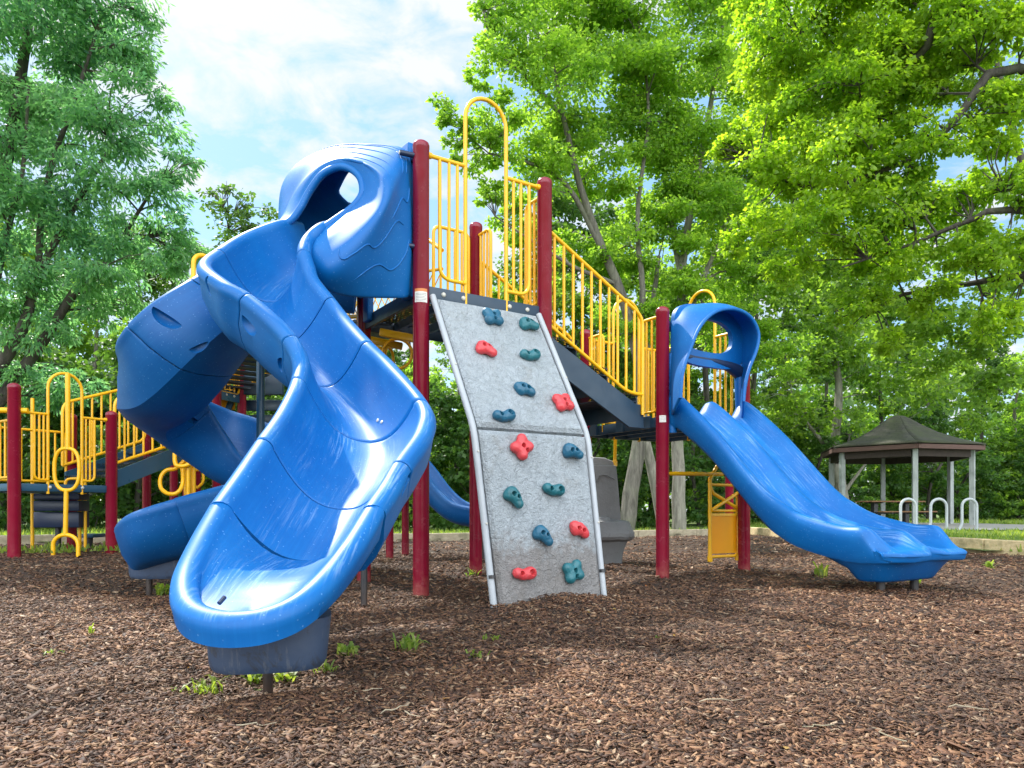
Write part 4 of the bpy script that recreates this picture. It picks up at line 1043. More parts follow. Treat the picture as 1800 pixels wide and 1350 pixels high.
# ================================================================== gazebo
gc0 = V((11.73, 22.5, 0)); gzb = gz(11.73, 22.5)
gaz = tag(empty('gazebo', (gc0.x, gc0.y, gzb)), 'six sided gazebo with a mossy shingle roof on square grey posts', 'gazebo')
A0 = [R(-105+60*k) for k in range(6)]
def hexp(r, z): return [V((gc0.x+r*math.cos(a), gc0.y+r*math.sin(a), z)) for a in A0]
ze = 2.56
prof = [(2.32, ze), (2.0, ze+.085), (1.6, ze+.22), (1.1, ze+.42), (.65, ze+.68), (.32, ze+.90), (.15, ze+.985), (.05, ze+1.0)]
mb = MB()
for k in range(6):
    n_ = 8; rows = []
    for r, z in prof:
        a = V((gc0.x+r*math.cos(A0[k]), gc0.y+r*math.sin(A0[k]), z)); b = V((gc0.x+r*math.cos(A0[k]+PI/3), gc0.y+r*math.sin(A0[k]+PI/3), z))
        rows.append([a.lerp(b, i/n_) for i in range(n_+1)])
    mb.grid(list(reversed(rows)))
roof = mb.build('roof', 'gazebo_shingle', gaz, 20)
uv = roof.data.uv_layers.new(name='UVMap')
for p in roof.data.polygons:
    kf = p.index//(8*(len(prof)-1)); am = A0[min(kf, 5)]+PI/6; tx = V((-math.sin(am), math.cos(am), 0))
    for li in p.loop_indices:
        c = roof.data.vertices[roof.data.loops[li].vertex_index].co-gc0; rr_ = c.x*math.cos(am)+c.y*math.sin(am)
        uv.data[li].uv = (c.dot(tx)+kf*.37, math.hypot(2.2-rr_, c.z-ze))
md = roof.modifiers.new('t', 'SOLIDIFY'); md.thickness = .03; md.offset = -1
for k in range(6):                                    # ridge caps
    mb = MB(); a = A0[k]; pts = [V((gc0.x+r*math.cos(a), gc0.y+r*math.sin(a), z+.012)) for r, z in prof]
    tx = V((-math.sin(a), math.cos(a), 0)); rows = [[p-tx*.11+V((0, 0, -.05)), p+V((0, 0, .018)), p+tx*.11+V((0, 0, -.05))] for p in pts]
    mb.grid(rows); o = mb.build('ridge_cap', 'gazebo_shingle', roof, 60); u2 = o.data.uv_layers.new(name='UVMap')
    for li in range(len(o.data.loops)):
        c = o.data.vertices[o.data.loops[li].vertex_index].co; u2.data[li].uv = ((c-gc0).dot(tx), math.hypot(c.x-gc0.x, c.y-gc0.y))
h1 = hexp(2.29, 0)
for k in range(6):
    a, b = h1[k], h1[(k+1) % 6]; ax = (b-a).normalized(); nn_ = V((ax.y, -ax.x, 0)); mb = MB()
    mb.box((a+b)/2+V((0, 0, ze-.085)), (b-a).length/2-.008, .022, .062, (ax, nn_, V((0, 0, 1)))); mb.build('fascia', 'fascia_wood', gaz, 0, .004)
mb = MB(); mb.add(hexp(2.25, ze-.13)+[V((gc0.x, gc0.y, ze+.55))], [((k+1) % 6, k, 6) for k in range(6)]); mb.build('ceiling', 'ceiling_wood', gaz, 0)
hp3 = hexp(1.98, 0)
for k in range(6):
    a, b = hp3[k], hp3[(k+1) % 6]; ax = (b-a).normalized(); nn_ = V((ax.y, -ax.x, 0)); mb = MB()
    mb.box((a+b)/2+V((0, 0, ze-.24)), (b-a).length/2-.09, .045, .10, (ax, nn_, V((0, 0, 1)))); mb.build('beam', 'ceiling_wood', gaz, 0, .006)
    d = (a-gc0).normalized(); q = V((-d.y, d.x, 0)); zb_ = gz(a.x, a.y); mb = MB(); mb.box(V((a.x, a.y, (zb_-.1+ze-.14)/2)), .066, .066, (ze-.14-zb_+.1)/2, (d, q, V((0, 0, 1))))
    mb.build('post', 'post_wood', gaz, 0, .008)
# ---- picnic table inside
tb = V((11.25, 22.0, 0)); tz = gz(tb.x, tb.y)+.012
pt = tag(empty('picnic_table', (tb.x, tb.y, tz)), 'brown picnic table with a black metal frame inside the gazebo', 'picnic table')
tX = V((.97, .24, 0)); tY = V((-.24, .97, 0)); tZ = V((0, 0, 1)); T0 = V((tb.x, tb.y, tz))
mb = MB()
for i in range(5): mb.box(T0+tY*(-.3+.15*i)+tZ*.74, .92, .069, .02, (tX, tY, tZ))
mb.build('tabletop', 'table_wood', pt, 0, .005)
for s in (-1, 1):
    mb = MB()
    for i in range(2): mb.box(T0+tY*(s*(.62+.13*i))+tZ*.44, .92, .06, .018, (tX, tY, tZ))
    mb.build('bench', 'table_wood', pt, 0, .005)
    mb = MB(); c = T0+tX*(s*.55)
    mb.box(c+tZ*.40, .03, .74, .025, (tX, tY, tZ)); mb.box(c+tZ*.70, .03, .34, .02, (tX, tY, tZ)); mb.box(c+tZ*.36, .07, .07, .36, (tX, tY, tZ)); mb.box(c+tZ*.03, .05, .5, .03, (tX, tY, tZ))
    mb.build('leg_frame', 'dark_pipe', pt, 0, .006)
# ---- three steel hoops
for i, (u0, u1, lab) in enumerate(((1583, 1610, 'steel bicycle hoop beside the front post of the gazebo'), (1636, 1664, 'middle steel bicycle hoop of the row by the gazebo'), (1691, 1717, 'bicycle hoop standing clear on the path, farthest from the double slide'))):
    Y = 17.9; a, b = at(u0, 0, Y), at(u1, 0, Y); a.z = b.z = gz(a.x, Y)-.1; top = at(0, 877, Y).z; r = (b.x-a.x)/2; mb = MB()
    pts = [a+V((-.10, 0, 0)), a+V((-.09, 0, .16)), a+V((0, 0, .30)), V((a.x, Y, top-r))]+[V(((a.x+b.x)/2-r*math.cos(PI*k/10), Y, top-r+r*math.sin(PI*k/10))) for k in range(1, 10)]+[V((b.x, Y, top-r)), b]
    mb.tube(fillet(pts[:4], .12)[:-1]+pts[3:], .033, 14); o = mb.build('bicycle_rack', 'galvanised', None, 50); tag(o, lab, 'bicycle rack', 'steel hoops in a row beside the path')
# ---- timber edging, each beam a thing
def timber(a, b, h, th, mat, lab, layers=1, z0=-.08):
    a = V((a[0], a[1], 0)); b = V((b[0], b[1], 0)); ax = (b-a).normalized(); nn_ = V((-ax.y, ax.x, 0))
    mb = MB(); za, zb_ = gz(a.x, a.y), gz(b.x, b.y); ax3 = V((ax.x, ax.y, (zb_-za)/(b-a).length)).normalized()
    c = (a+b)/2+V((0, 0, (za+zb_)/2+z0+(h-z0)/2)); mb.box(c, (b-a).length/2-.006, th/2, (h-z0)/2, (ax3, nn_, ax3.cross(nn_)))
    o = mb.build('border_timber', mat, None, 0, .012); return tag(o, lab, 'timber', 'timbers edging the bark mulch')
bc = [(-11.2, 9.2), (-7.5, 11.05), (5.65, 17.7), (6.55, 11.6), (6.95, 10.35), (7.25, 9.3), (7.8, 7.3), (8.5, 4.9), (9.3, 1.5)]
words_b = ['farthest to the left behind the left deck', 'behind the loop climber', 'behind the rear maroon posts of the left deck', 'behind the rear chute', 'hidden partly by the front chute', 'seen between the front chute and the climbing wall', 'behind the climbing wall', 'behind the grey moulded climber', 'seen behind the landing posts', 'behind the yellow ladder panel', 'meeting the far corner behind the double slide']
segs = [((-11.2, 9.2), (-7.5, 11.05))]
nB = 9
for i in range(nB):
    t0_, t1_ = i/nB, (i+1)/nB; a = (bc[1][0]+(bc[2][0]-bc[1][0])*t0_, bc[1][1]+(bc[2][1]-bc[1][1])*t0_); b = (bc[1][0]+(bc[2][0]-bc[1][0])*t1_, bc[1][1]+(bc[2][1]-bc[1][1])*t1_); segs.append((a, b))
for i, (a, b) in enumerate(segs): timber(a, b, .15, .16, 'old_timber', 'weathered border timber '+words_b[i])
rs2 = [((5.65, 17.7), (5.95, 15.7), .17), ((5.95, 15.7), (6.25, 13.65), .18), ((6.25, 13.65), (6.55, 11.75), .19), ((6.55, 11.75), (6.88, 10.7), .20)]
wr = ['running back to the far corner behind the double slide', 'second from the far corner behind the double slide', 'just behind the mouth of the double slide', 'pale border timber with a mossy top beyond the end of the double slide']
for (a, b, h), w_ in zip(rs2, wr): timber(a, b, h, .17, 'timber_wood', w_ if w_.startswith('pale') else 'pale border timber '+w_)
timber((6.88, 10.7), (7.28, 9.75), .195, .17, 'timber_wood', 'pale border timber ending at the corner by the right grass')
timber((6.52, 11.75), (7.22, 9.85), .10, .19, 'timber_wood', 'lower sunken timber under the pale border timbers', 1, -.1)
# ================================================================== ground, mulch, grass, path
def ground_mat():
    m, nt, b = nm('mulch_soil')
    n = noise(nt, 1.3, 6, .65); v = N(nt, 'ShaderNodeTexVoronoi', feature='F1'); v.inputs['Scale'].default_value = 1
    w = N(nt, 'ShaderNodeTexNoise'); w.inputs['Scale'].default_value = 9
    L(nt, mapping(nt, (38, 75, 38), (0, 0, .4)), v.inputs['Vector'])
    v2 = N(nt, 'ShaderNodeTexVoronoi', feature='F1'); L(nt, mapping(nt, (90, 40, 60), (0, 0, -.5)), v2.inputs['Vector']); v2.inputs['Scale'].default_value = 1
    s = N(nt, 'ShaderNodeSeparateColor'); L(nt, v.outputs['Color'], s.inputs[0])
    c = ramp(nt, s.outputs[0], [(0, (.02, .010, .006)), (.35, (.055, .026, .014)), (.7, (.11, .052, .027)), (.93, (.15, .09, .052)), (1, (.28, .18, .11))])
    s2 = N(nt, 'ShaderNodeSeparateColor'); L(nt, v2.outputs['Color'], s2.inputs[0])
    c2 = ramp(nt, s2.outputs[0], [(0, (.008, .005, .003)), (.5, (.04, .023, .014)), (1, (.14, .085, .05))])
    c = mix(nt, ramp(nt, noise(nt, 30, 3), [(.4, 0), (.6, 1)]), c, c2)
    c = mix(nt, ramp(nt, n, [(.35, 0), (.7, .6)]), c, (.018, .010, .006))
    L(nt, c, b.inputs['Base Color']); b.inputs['Roughness'].default_value = .85
    a = N(nt, 'ShaderNodeMath', operation='ADD'); L(nt, v.outputs['Distance'], a.inputs[0]); L(nt, v2.outputs['Distance'], a.inputs[1])
    bumpn(nt, b, a.outputs[0], .9, .02); M['mulch_soil'] = m
    m, nt, b = nm('bark_chip')
    g = N(nt, 'ShaderNodeNewGeometry')
    c = ramp(nt, g.outputs['Random Per Island'], [(0, (.03, .013, .007)), (.16, (.07, .029, .014)), (.4, (.145, .060, .028)), (.62, (.225, .102, .048)), (.82, (.33, .165, .075)), (.94, (.42, .255, .14)), (1, (.54, .40, .27))])
    c = mix(nt, ramp(nt, noise(nt, 1, 4, .6, mapping(nt, (70, 70, 70))), [(.35, .5), (.65, 0)]), c, (.02, .012, .008))
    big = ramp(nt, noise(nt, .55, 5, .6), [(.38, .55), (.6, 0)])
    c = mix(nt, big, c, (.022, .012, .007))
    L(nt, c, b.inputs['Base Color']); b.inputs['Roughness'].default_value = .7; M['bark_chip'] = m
    m, nt, b = nm('lawn')
    n = noise(nt, .35, 6, .6); n2 = noise(nt, 30, 4, .7)
    c = mix(nt, n, (.08, .14, .022), (.16, .22, .05)); c = mix(nt, ramp(nt, n2, [(.4, 0), (.8, .5)]), c, (.03, .05, .012))
    L(nt, c, b.inputs['Base Color']); b.inputs['Roughness'].default_value = .9; bumpn(nt, b, n2, .8, .04); M['lawn'] = m
    m, nt, b = nm('path_concrete')
    n = noise(nt, 1.2, 6, .6); n2 = noise(nt, 60, 3, .6)
    c = mix(nt, n, (.28, .26, .23), (.40, .38, .34)); c = mix(nt, ramp(nt, n2, [(.4, 0), (.8, .35)]), c, (.2, .19, .17))
    L(nt, c, b.inputs['Base Color']); b.inputs['Roughness'].default_value = .85; M['path_concrete'] = m
    def leafmat(name, cols, trans, rough=.45, tcol=None, ttint=(2.5, 2.35, 1.0)):
        m, nt, b = nm(name); g = N(nt, 'ShaderNodeNewGeometry')
        c = ramp(nt, g.outputs['Random Per Island'], [(i/(len(cols)-1), c_) for i, c_ in enumerate(cols)])
        clump = noise(nt, .8, 3, .5)
        c = mix(nt, ramp(nt, clump, [(.35, .0), (.68, .6)]), c, cols[-1])
        L(nt, c, b.inputs['Base Color']); b.inputs['Roughness'].default_value = rough; b.inputs['Specular IOR Level'].default_value = .4
        t = N(nt, 'ShaderNodeBsdfTranslucent'); L(nt, mix(nt, 1, c, ttint, 'MULTIPLY'), t.inputs['Color'])
        ms = N(nt, 'ShaderNodeMixShader'); ms.inputs[0].default_value = trans; L(nt, b.outputs[0], ms.inputs[1]); L(nt, t.outputs[0], ms.inputs[2])
        L(nt, ms.outputs[0], nt.nodes['Material Output'].inputs['Surface']); M[name] = m
    leafmat('leaf_maple', [(.085, .18, .03), (.125, .25, .042), (.175, .31, .05), (.23, .37, .065)], .62)
    leafmat('leaf_bright', [(.095, .20, .02), (.14, .27, .026), (.195, .335, .033), (.29, .41, .045)], .64, .4, None, (2.3, 2.2, .8))
    leafmat('leaf_cool', [(.055, .155, .095), (.085, .215, .12), (.12, .275, .13), (.18, .34, .14)], .58, .38, None, (2.2, 2.3, 1.5))
    leafmat('leaf_dark', [(.03, .085, .022), (.045, .115, .028), (.065, .145, .035), (.09, .175, .04)], .5)
    leafmat('leaf_mid', [(.065, .14, .025), (.095, .19, .032), (.13, .24, .04), (.18, .29, .05)], .6)
    leafmat('grass_blade', [(.06, .13, .02), (.10, .19, .03), (.15, .24, .04), (.26, .31, .08)], .5)
    leafmat('fallen_leaf', [(.30, .10, .03), (.36, .15, .05), (.42, .30, .08), (.22, .11, .06)], .3)
    def bark(name, a, c2):
        m, nt, b = nm(name)
        n = noise(nt, 1, 6, .7, mapping(nt, (14, 14, 2.2)), .5); n2 = noise(nt, 2, 4)
        c = mix(nt, ramp(nt, n, [(.35, 0), (.65, 1)]), a, c2); c = mix(nt, ramp(nt, n2, [(.5, 0), (.75, .5)]), c, (.16, .18, .11))
        L(nt, c, b.inputs['Base Color']); b.inputs['Roughness'].default_value = .9; bumpn(nt, b, n, .9, .03); M[name] = m
    bark('bark_grey', (.065, .06, .05), (.18, .168, .142)); bark('bark_dark', (.028, .024, .02), (.075, .065, .055)); bark('bark_pale', (.13, .12, .10), (.31, .295, .25))
ground_mat()
def inside_bed(x, y):
    # back border line, right border line
    (ax, ay), (bx, by) = (-7.5, 11.05), (5.65, 17.7)
    if x < -7.5: yb = 11.05+(x+7.5)*.5
    else: yb = ay+(by-ay)*(x-ax)/(bx-ax)
    if y > yb: return False
    xr = 5.65+(17.7-y)*.1495 if y > 9.7 else 6.85+(9.7-y)*.30
    return x < xr
def sheet(name, x0, x1, y0, y1, nx, ny, dz, mat, test=None, rough=0, xs=None, ys=None):
    xs = np.linspace(x0, x1, nx) if xs is None else xs; ys = np.linspace(y0, y1, ny) if ys is None else ys
    mb = MB(); idx = {}
    for j, y in enumerate(ys):
        for i, x in enumerate(xs):
            z = gz(x, y)+dz
            if rough: z += rough*(mnoise.fractal(V((x*2.2, y*2.2, 0)), 1, 2.1, 4))
            mb.v.append((x, y, z))
    nx = len(xs)
    for j in range(len(ys)-1):
        for i in range(nx-1):
            if test and not test((xs[i]+xs[i+1])/2, (ys[j]+ys[j+1])/2): continue
            mb.f.append((j*nx+i, j*nx+i+1, (j+1)*nx+i+1, (j+1)*nx+i)); mb.mi.append(0)
    return mb.build(name, mat, None, 180)
far = np.concatenate([-np.geomspace(900, 14, 20), np.linspace(-13, 22, 50), np.geomspace(24, 900, 20)])
fary = np.concatenate([-np.geomspace(600, 3, 12), np.linspace(-2, 40, 60), np.geomspace(43, 1500, 20)])
tag(sheet('ground', 0, 0, 0, 0, 0, 0, -.06, 'lawn', None, 0, far, fary), kind='structure')
tag(sheet('mulch_bed', -12, 9.6, -3, 18, 180, 210, 0, 'mulch_soil', inside_bed, .022), kind='structure')
# lawn beyond the border (its own raised sheet so that it meets the timbers)
def lawn_ok(x, y): return not inside_bed(x, y) and not inside_bed(x-.12, y-.0)
tag(sheet('lawn', -30, 40, -2, 45, 150, 130, .055, 'lawn', lambda x, y: lawn_ok(x, y), .02), kind='structure')
def path_ok(x, y):
    d = math.hypot(x-11.73, y-22.5)
    return d < 3.4 or (9.2 < x < 40 and 18.05+.01*(x-9) < y < 21.4 and not (x < 10 and y < 18.6))
tag(sheet('path', 8, 40, 16, 27, 160, 75, .072, 'path_concrete', path_ok, .0), kind='structure')
# ---- bark chips
rng = np.random.default_rng(5)
def mesh_np(name, verts, nf, k, mat, parent=None):
    'verts (n*k,3): n separate k-gons'
    me = bpy.data.meshes.new(name); me.vertices.add(len(verts)); me.vertices.foreach_set('co', np.ascontiguousarray(verts, np.float32).ravel())
    me.loops.add(nf*k); me.loops.foreach_set('vertex_index', np.arange(nf*k, dtype=np.int32))
    me.polygons.add(nf); me.polygons.foreach_set('loop_start', np.arange(0, nf*k, k, dtype=np.int32)); me.polygons.foreach_set('loop_total', np.full(nf, k, np.int32))
    me.materials.append(M[mat]); me.update(calc_edges=True)
    o = bpy.data.objects.new(name, me); C.objects.link(o)
    if parent: o.parent = parent; o.matrix_parent_inverse = parent.matrix_basis.inverted()
    return o
def gz_np(x, y):
    st_ = lambda a, b, t: (lambda q: q*q*(3-2*q))(np.clip((t-a)/(b-a), 0, 1)); bp = lambda cx, cy, r: np.exp(-((x-cx)**2+(y-cy)**2)/(r*r))
    z = .075*st_(4.5, 8.5, y)+.04*st_(9, 15, y)+.10*st_(15, 22, y)*st_(3, 8, x)
    z = z+.09*(1-st_(-4.6, -2.4, x))*st_(4.5, 8, y)-.10*bp(-1.0, 3.15, .42)+.035*bp(-.78, 2.55, .35)-.13*bp(-3.1, 6.5, .55)+.055*bp(2.7, 5.3, .9)+.07*bp(.35, 5.25, .55)
    return z
def chips(n, y0, y1, s0, s1, seed):
    r = np.random.default_rng(seed); y = y0+(y1-y0)*r.random(n)**1.0; half = y*.84+.5; x = (r.random(n)*2-1)*half
    ok = np.array([inside_bed(a, b) for a, b in zip(x, y)]); x, y = x[ok], y[ok]; n = len(x)
    ln_ = s0+(s1-s0)*r.random(n)**2.2; w = ln_*(.18+.35*r.random(n)); t = ln_*(.05+.08*r.random(n))
    yaw = r.random(n)*2*PI; pit = r.normal(0, .28, n); rol = r.normal(0, .4, n)
    fr = np.array([mnoise.fractal(V((a*2.2, b*2.2, 0)), 1, 2.1, 4) for a, b in zip(x, y)])
    z = gz_np(x, y)+.022*fr+.004+r.random(n)*.014
    X = np.stack([np.cos(yaw)*np.cos(pit), np.sin(yaw)*np.cos(pit), np.sin(pit)], 1)
    Y0 = np.stack([-np.sin(yaw), np.cos(yaw), np.zeros(n)], 1); Z0 = np.cross(X, Y0)
    Y = Y0*np.cos(rol)[:, None]+Z0*np.sin(rol)[:, None]; Z = np.cross(X, Y)
    c = np.stack([x, y, z], 1)
    a = X*(ln_/2)[:, None]; b = Y*(w/2)[:, None]; h = Z*(t)[:, None]
    tp = (.45+.55*r.random((n, 4)))[:, :, None]
    # bark shard: tapered slab, 8 corners
    cs = [c-a-b*tp[:, 0], c-a*.9+b*tp[:, 1], c+a*.85+b*tp[:, 2], c+a-b*tp[:, 3]]
    top = [p+h*(.6+.4*r.random(n))[:, None] for p in cs]
    return np.stack(cs+top, 1)                        # n,8,3
def chip_object(name, P):
    n = len(P); me = bpy.data.meshes.new(name); me.vertices.add(n*8); me.vertices.foreach_set('co', np.ascontiguousarray(P, np.float32).ravel())
    q = np.array([[4, 5, 6, 7], [0, 4, 7, 3], [3, 7, 6, 2], [2, 6, 5, 1], [1, 5, 4, 0]], np.int32)[:, ::-1]
    idx = (np.arange(n, dtype=np.int32)[:, None, None]*8+q[None]).reshape(-1); nf = n*5
    me.loops.add(nf*4); me.loops.foreach_set('vertex_index', idx); me.polygons.add(nf)
    me.polygons.foreach_set('loop_start', np.arange(0, nf*4, 4, dtype=np.int32)); me.polygons.foreach_set('loop_total', np.full(nf, 4, np.int32))
    me.materials.append(M['bark_chip']); me.update(calc_edges=True); o = bpy.data.objects.new(name, me); C.objects.link(o); return o
Pc = np.concatenate([chips(118000, 1.25, 3.2, .008, .036, 1), chips(112000, 3.0, 6.0, .010, .046, 2), chips(70000, 5.6, 10.5, .016, .06, 3), chips(18000, 10, 17.5, .035, .10, 4), chips(700, 1.4, 7, .04, .085, 5)])
tag(chip_object('bark_mulch', Pc), 'brown bark chips covering the play area', 'bark mulch', None, 'stuff')
# ---- sticks, fallen leaves
def leaf_quads(c, tip, nrm, size, aspect, fold=.18):
    'folded diamond leaves: c base, tip direction, normal; returns n,4,3'
    tip = tip/np.linalg.norm(tip, axis=1)[:, None]; side = np.cross(nrm, tip); side /= (np.linalg.norm(side, axis=1)[:, None]+1e-9); up = np.cross(tip, side)
    s = size[:, None]; w = s*aspect
    return np.stack([c, c+tip*s*.48+side*w*.5-up*w*fold, c+tip*s-up*w*fold*.7, c+tip*s*.48-side*w*.5-up*w*fold], 1)
def scatter_leaves(n, y0, y1, seed):
    r = np.random.default_rng(seed); y = y0+(y1-y0)*r.random(n); x = (r.random(n)*2-1)*y*.7
    ok = np.array([inside_bed(a, b) for a, b in zip(x, y)]); x, y = x[ok], y[ok]; n = len(x); z = gz_np(x, y)+.03
    yaw = r.random(n)*6.3; tip = np.stack([np.cos(yaw), np.sin(yaw), r.normal(0, .2, n)], 1); nr = np.stack([r.normal(0, .3, n), r.normal(0, .3, n), np.ones(n)], 1)
    return leaf_quads(np.stack([x, y, z], 1), tip, nr, .018+.028*r.random(n), .6, .3)
Q = np.concatenate([scatter_leaves(16, 1.6, 4, 21), scatter_leaves(80, 4, 12, 22)])
tag(mesh_np('fallen_leaves', Q.reshape(-1, 3), len(Q), 4, 'fallen_leaf'), 'orange and yellow fallen leaves scattered on the mulch', 'fallen leaves', None, 'stuff')
tw = MB(); rt = random.Random(4)
for (u, v, Y, l, a) in ((450, 1296, 2.25, .05, 0), (690, 1260, 2.45, .06, .9), (722, 1270, 2.4, .04, -.6), (640, 1230, 2.7, .07, .6), (1310, 1042, 5.9, .12, .1), (1440, 1285, 2.3, .06, .2), (1265, 1230, 2.6, .08, .05), (1560, 1310, 2.2, .06, 1.9), (1700, 1240, 2.5, .06, -.4)):
    p = at(u, v, Y); p.z = gz(p.x, p.y)+.022; d_ = V((math.cos(a), math.sin(a), 0)); q = [p+d_*(l*(k/5-.5)*2)+V((rt.uniform(-1, 1)*.012, rt.uniform(-1, 1)*.012, rt.uniform(0, .008))) for k in range(6)]; tw.tube(q, [.0015, .0022, .0022, .002, .0016, .001], 6)
tag(tw.build('twigs', 'old_timber', None, 60), 'thin pale twigs lying on the mulch', 'twigs', None, 'stuff')
# ---- weeds
def tuft(x, y, n, h, spread, seed, broad=0):
    r = np.random.default_rng(seed); out = []; z0 = gz(x, y)
    for i in range(n):
        a = r.random()*2*PI; lean = spread*(.3+.9*r.random()); hh = h*(.5+.6*r.random()); w = (.006+.004*r.random())*(1+2.2*broad)*h/.12
        b = np.array([x+r.normal(0, (min(.02+.08*h, .03) if n > 9 else .006)), y+r.normal(0, (min(.02+.08*h, .03) if n > 9 else .006)), z0]); d = np.array([math.cos(a), math.sin(a), 0]); sd = np.array([-math.sin(a), math.cos(a), 0])
        pv = [b, b+d*lean*.3*hh+[0, 0, hh*.55], b+d*lean*.75*hh+[0, 0, hh*.85], b+d*lean*1.2*hh+[0, 0, hh*(.95-.45*lean*.6)]]; ws = [w*.6, w, w*.8, w*.06]
        for k in range(3): out.append([pv[k]-sd*ws[k], pv[k]+sd*ws[k], pv[k+1]+sd*ws[k+1], pv[k+1]-sd*ws[k+1]])
    return np.array(out)
def weed(u, v, n, hpx, lab, seed, spread=.8, broad=0):
    Y = F*CH/(v-VH)
    for _ in range(6): p = at(u, v, Y); Y = F*(CH-gz(p.x, p.y))/(v-VH)
    p = at(u, v, Y); q = tuft(p.x, p.y, int(n*1.25), 1.0*hpx*Y/F, spread, seed, broad); o = mesh_np('grass_tuft', q.reshape(-1, 3), len(q), 4, 'grass_blade'); tag(o, lab, 'grass tuft', 'weeds sprouting in the mulch')
weed(362, 1226, 26, 38, 'spreading grass tuft left of the front slide foot', 31, .9)
weed(452, 1198, 16, 26, 'leafy weed just left of the front slide pipe', 32, 1.0, .6); weed(500, 1196, 16, 24, 'leafy weed just right of the front slide pipe', 33, 1.0, .6)
weed(716, 1145, 24, 34, 'largest grass tuft, right of the front slide in the open mulch', 34, 1.0); weed(608, 1152, 16, 26, 'grass tuft beside the right edge of the exit block', 35, .9, .3)
weed(570, 1176, 14, 22, 'pale sprout at the right rear of the exit block', 36, 1.0, .2)
weed(160, 1120, 6, 30, 'tall thin grass stalks in the mulch on the left', 137, .3); weed(300, 1222, 8, 16, 'small yellow green sprout near the spreading tuft', 38, 1, .5)
weed(90, 1152, 12, 12, 'low creeping weed at the left of the mulch', 39, 1.3, .4); weed(196, 1130, 10, 10, 'low weed patch beside the tall thin stalks', 40, 1.3, .4)
weed(838, 1160, 10, 20, 'small red tinged sprout below the climbing wall', 41, .7, .3); weed(865, 1126, 9, 14, 'tiny sprout between front slide and climbing wall', 42, .9, .3)
weed(1447, 1015, 12, 34, 'upright grass sprig under the double slide', 43, .5); weed(1610, 1026, 12, 16, 'weed beside the double slide foot', 44, .9, .4)
weed(1160, 1126, 9, 9, 'small weed alone in the open mulch on the right', 45, 1.2, .5); weed(1740, 1000, 14, 18, 'weed in the mulch beyond the double slide mouth', 46, 1.1, .4)
weed(740, 1048, 7, 14, 'sprout at the foot of the front maroon post', 47, .8, .3); weed(830, 1013, 12, 16, 'grass at the foot of the rear maroon post', 48, 1, .2)
weed(285, 1032, 10, 26, 'weed beside the pipe of the rear chute', 49, .7, .4)
# ---- grass: ground cover on the lawn edge and beneath the left deck
def grass_blades(n, fx, fy, h, seed, test):
    r = np.random.default_rng(seed); x = fx[0]+(fx[1]-fx[0])*r.random(n); y = fy[0]+(fy[1]-fy[0])*r.random(n); ok = np.array([test(a, b) for a, b in zip(x, y)]); x, y = x[ok], y[ok]; n = len(x)
    z = gz_np(x, y)+.05; a = r.random(n)*6.3; hh = h*(.4+.9*r.random(n)); w = .012+.012*r.random(n)
    d = np.stack([np.cos(a), np.sin(a), np.zeros(n)], 1); sd = np.stack([-np.sin(a), np.cos(a), np.zeros(n)], 1); b = np.stack([x, y, z], 1)
    t = b+d*(hh*.5)[:, None]+np.stack([0*x, 0*x, hh], 1)
    return np.stack([b-sd*w[:, None], b+sd*w[:, None], t+sd*(w*.15)[:, None], t-sd*(w*.15)[:, None]], 1)
gq = [grass_blades(26000, (-16, 8), (9, 24), .09, 61, lambda x, y: lawn_ok(x, y) and y < 20), grass_blades(30000, (6, 22), (8, 24), .08, 62, lambda x, y: lawn_ok(x, y) and not path_ok(x, y)), grass_blades(12000, (8, 34), (21.4, 34), .12, 63, lambda x, y: not path_ok(x, y))]
q4 = grass_blades(1300, (-6.2, -4.0), (8.3, 10.2), .06, 64, lambda x, y: mnoise.noise(V((x*2, y*2, 0))) > -.05); gq.append(q4)
G = np.concatenate(gq); tag(mesh_np('grass', G.reshape(-1, 3), len(G), 4, 'grass_blade'), 'short green grass on the lawn behind the timbers', 'grass', None, 'stuff')
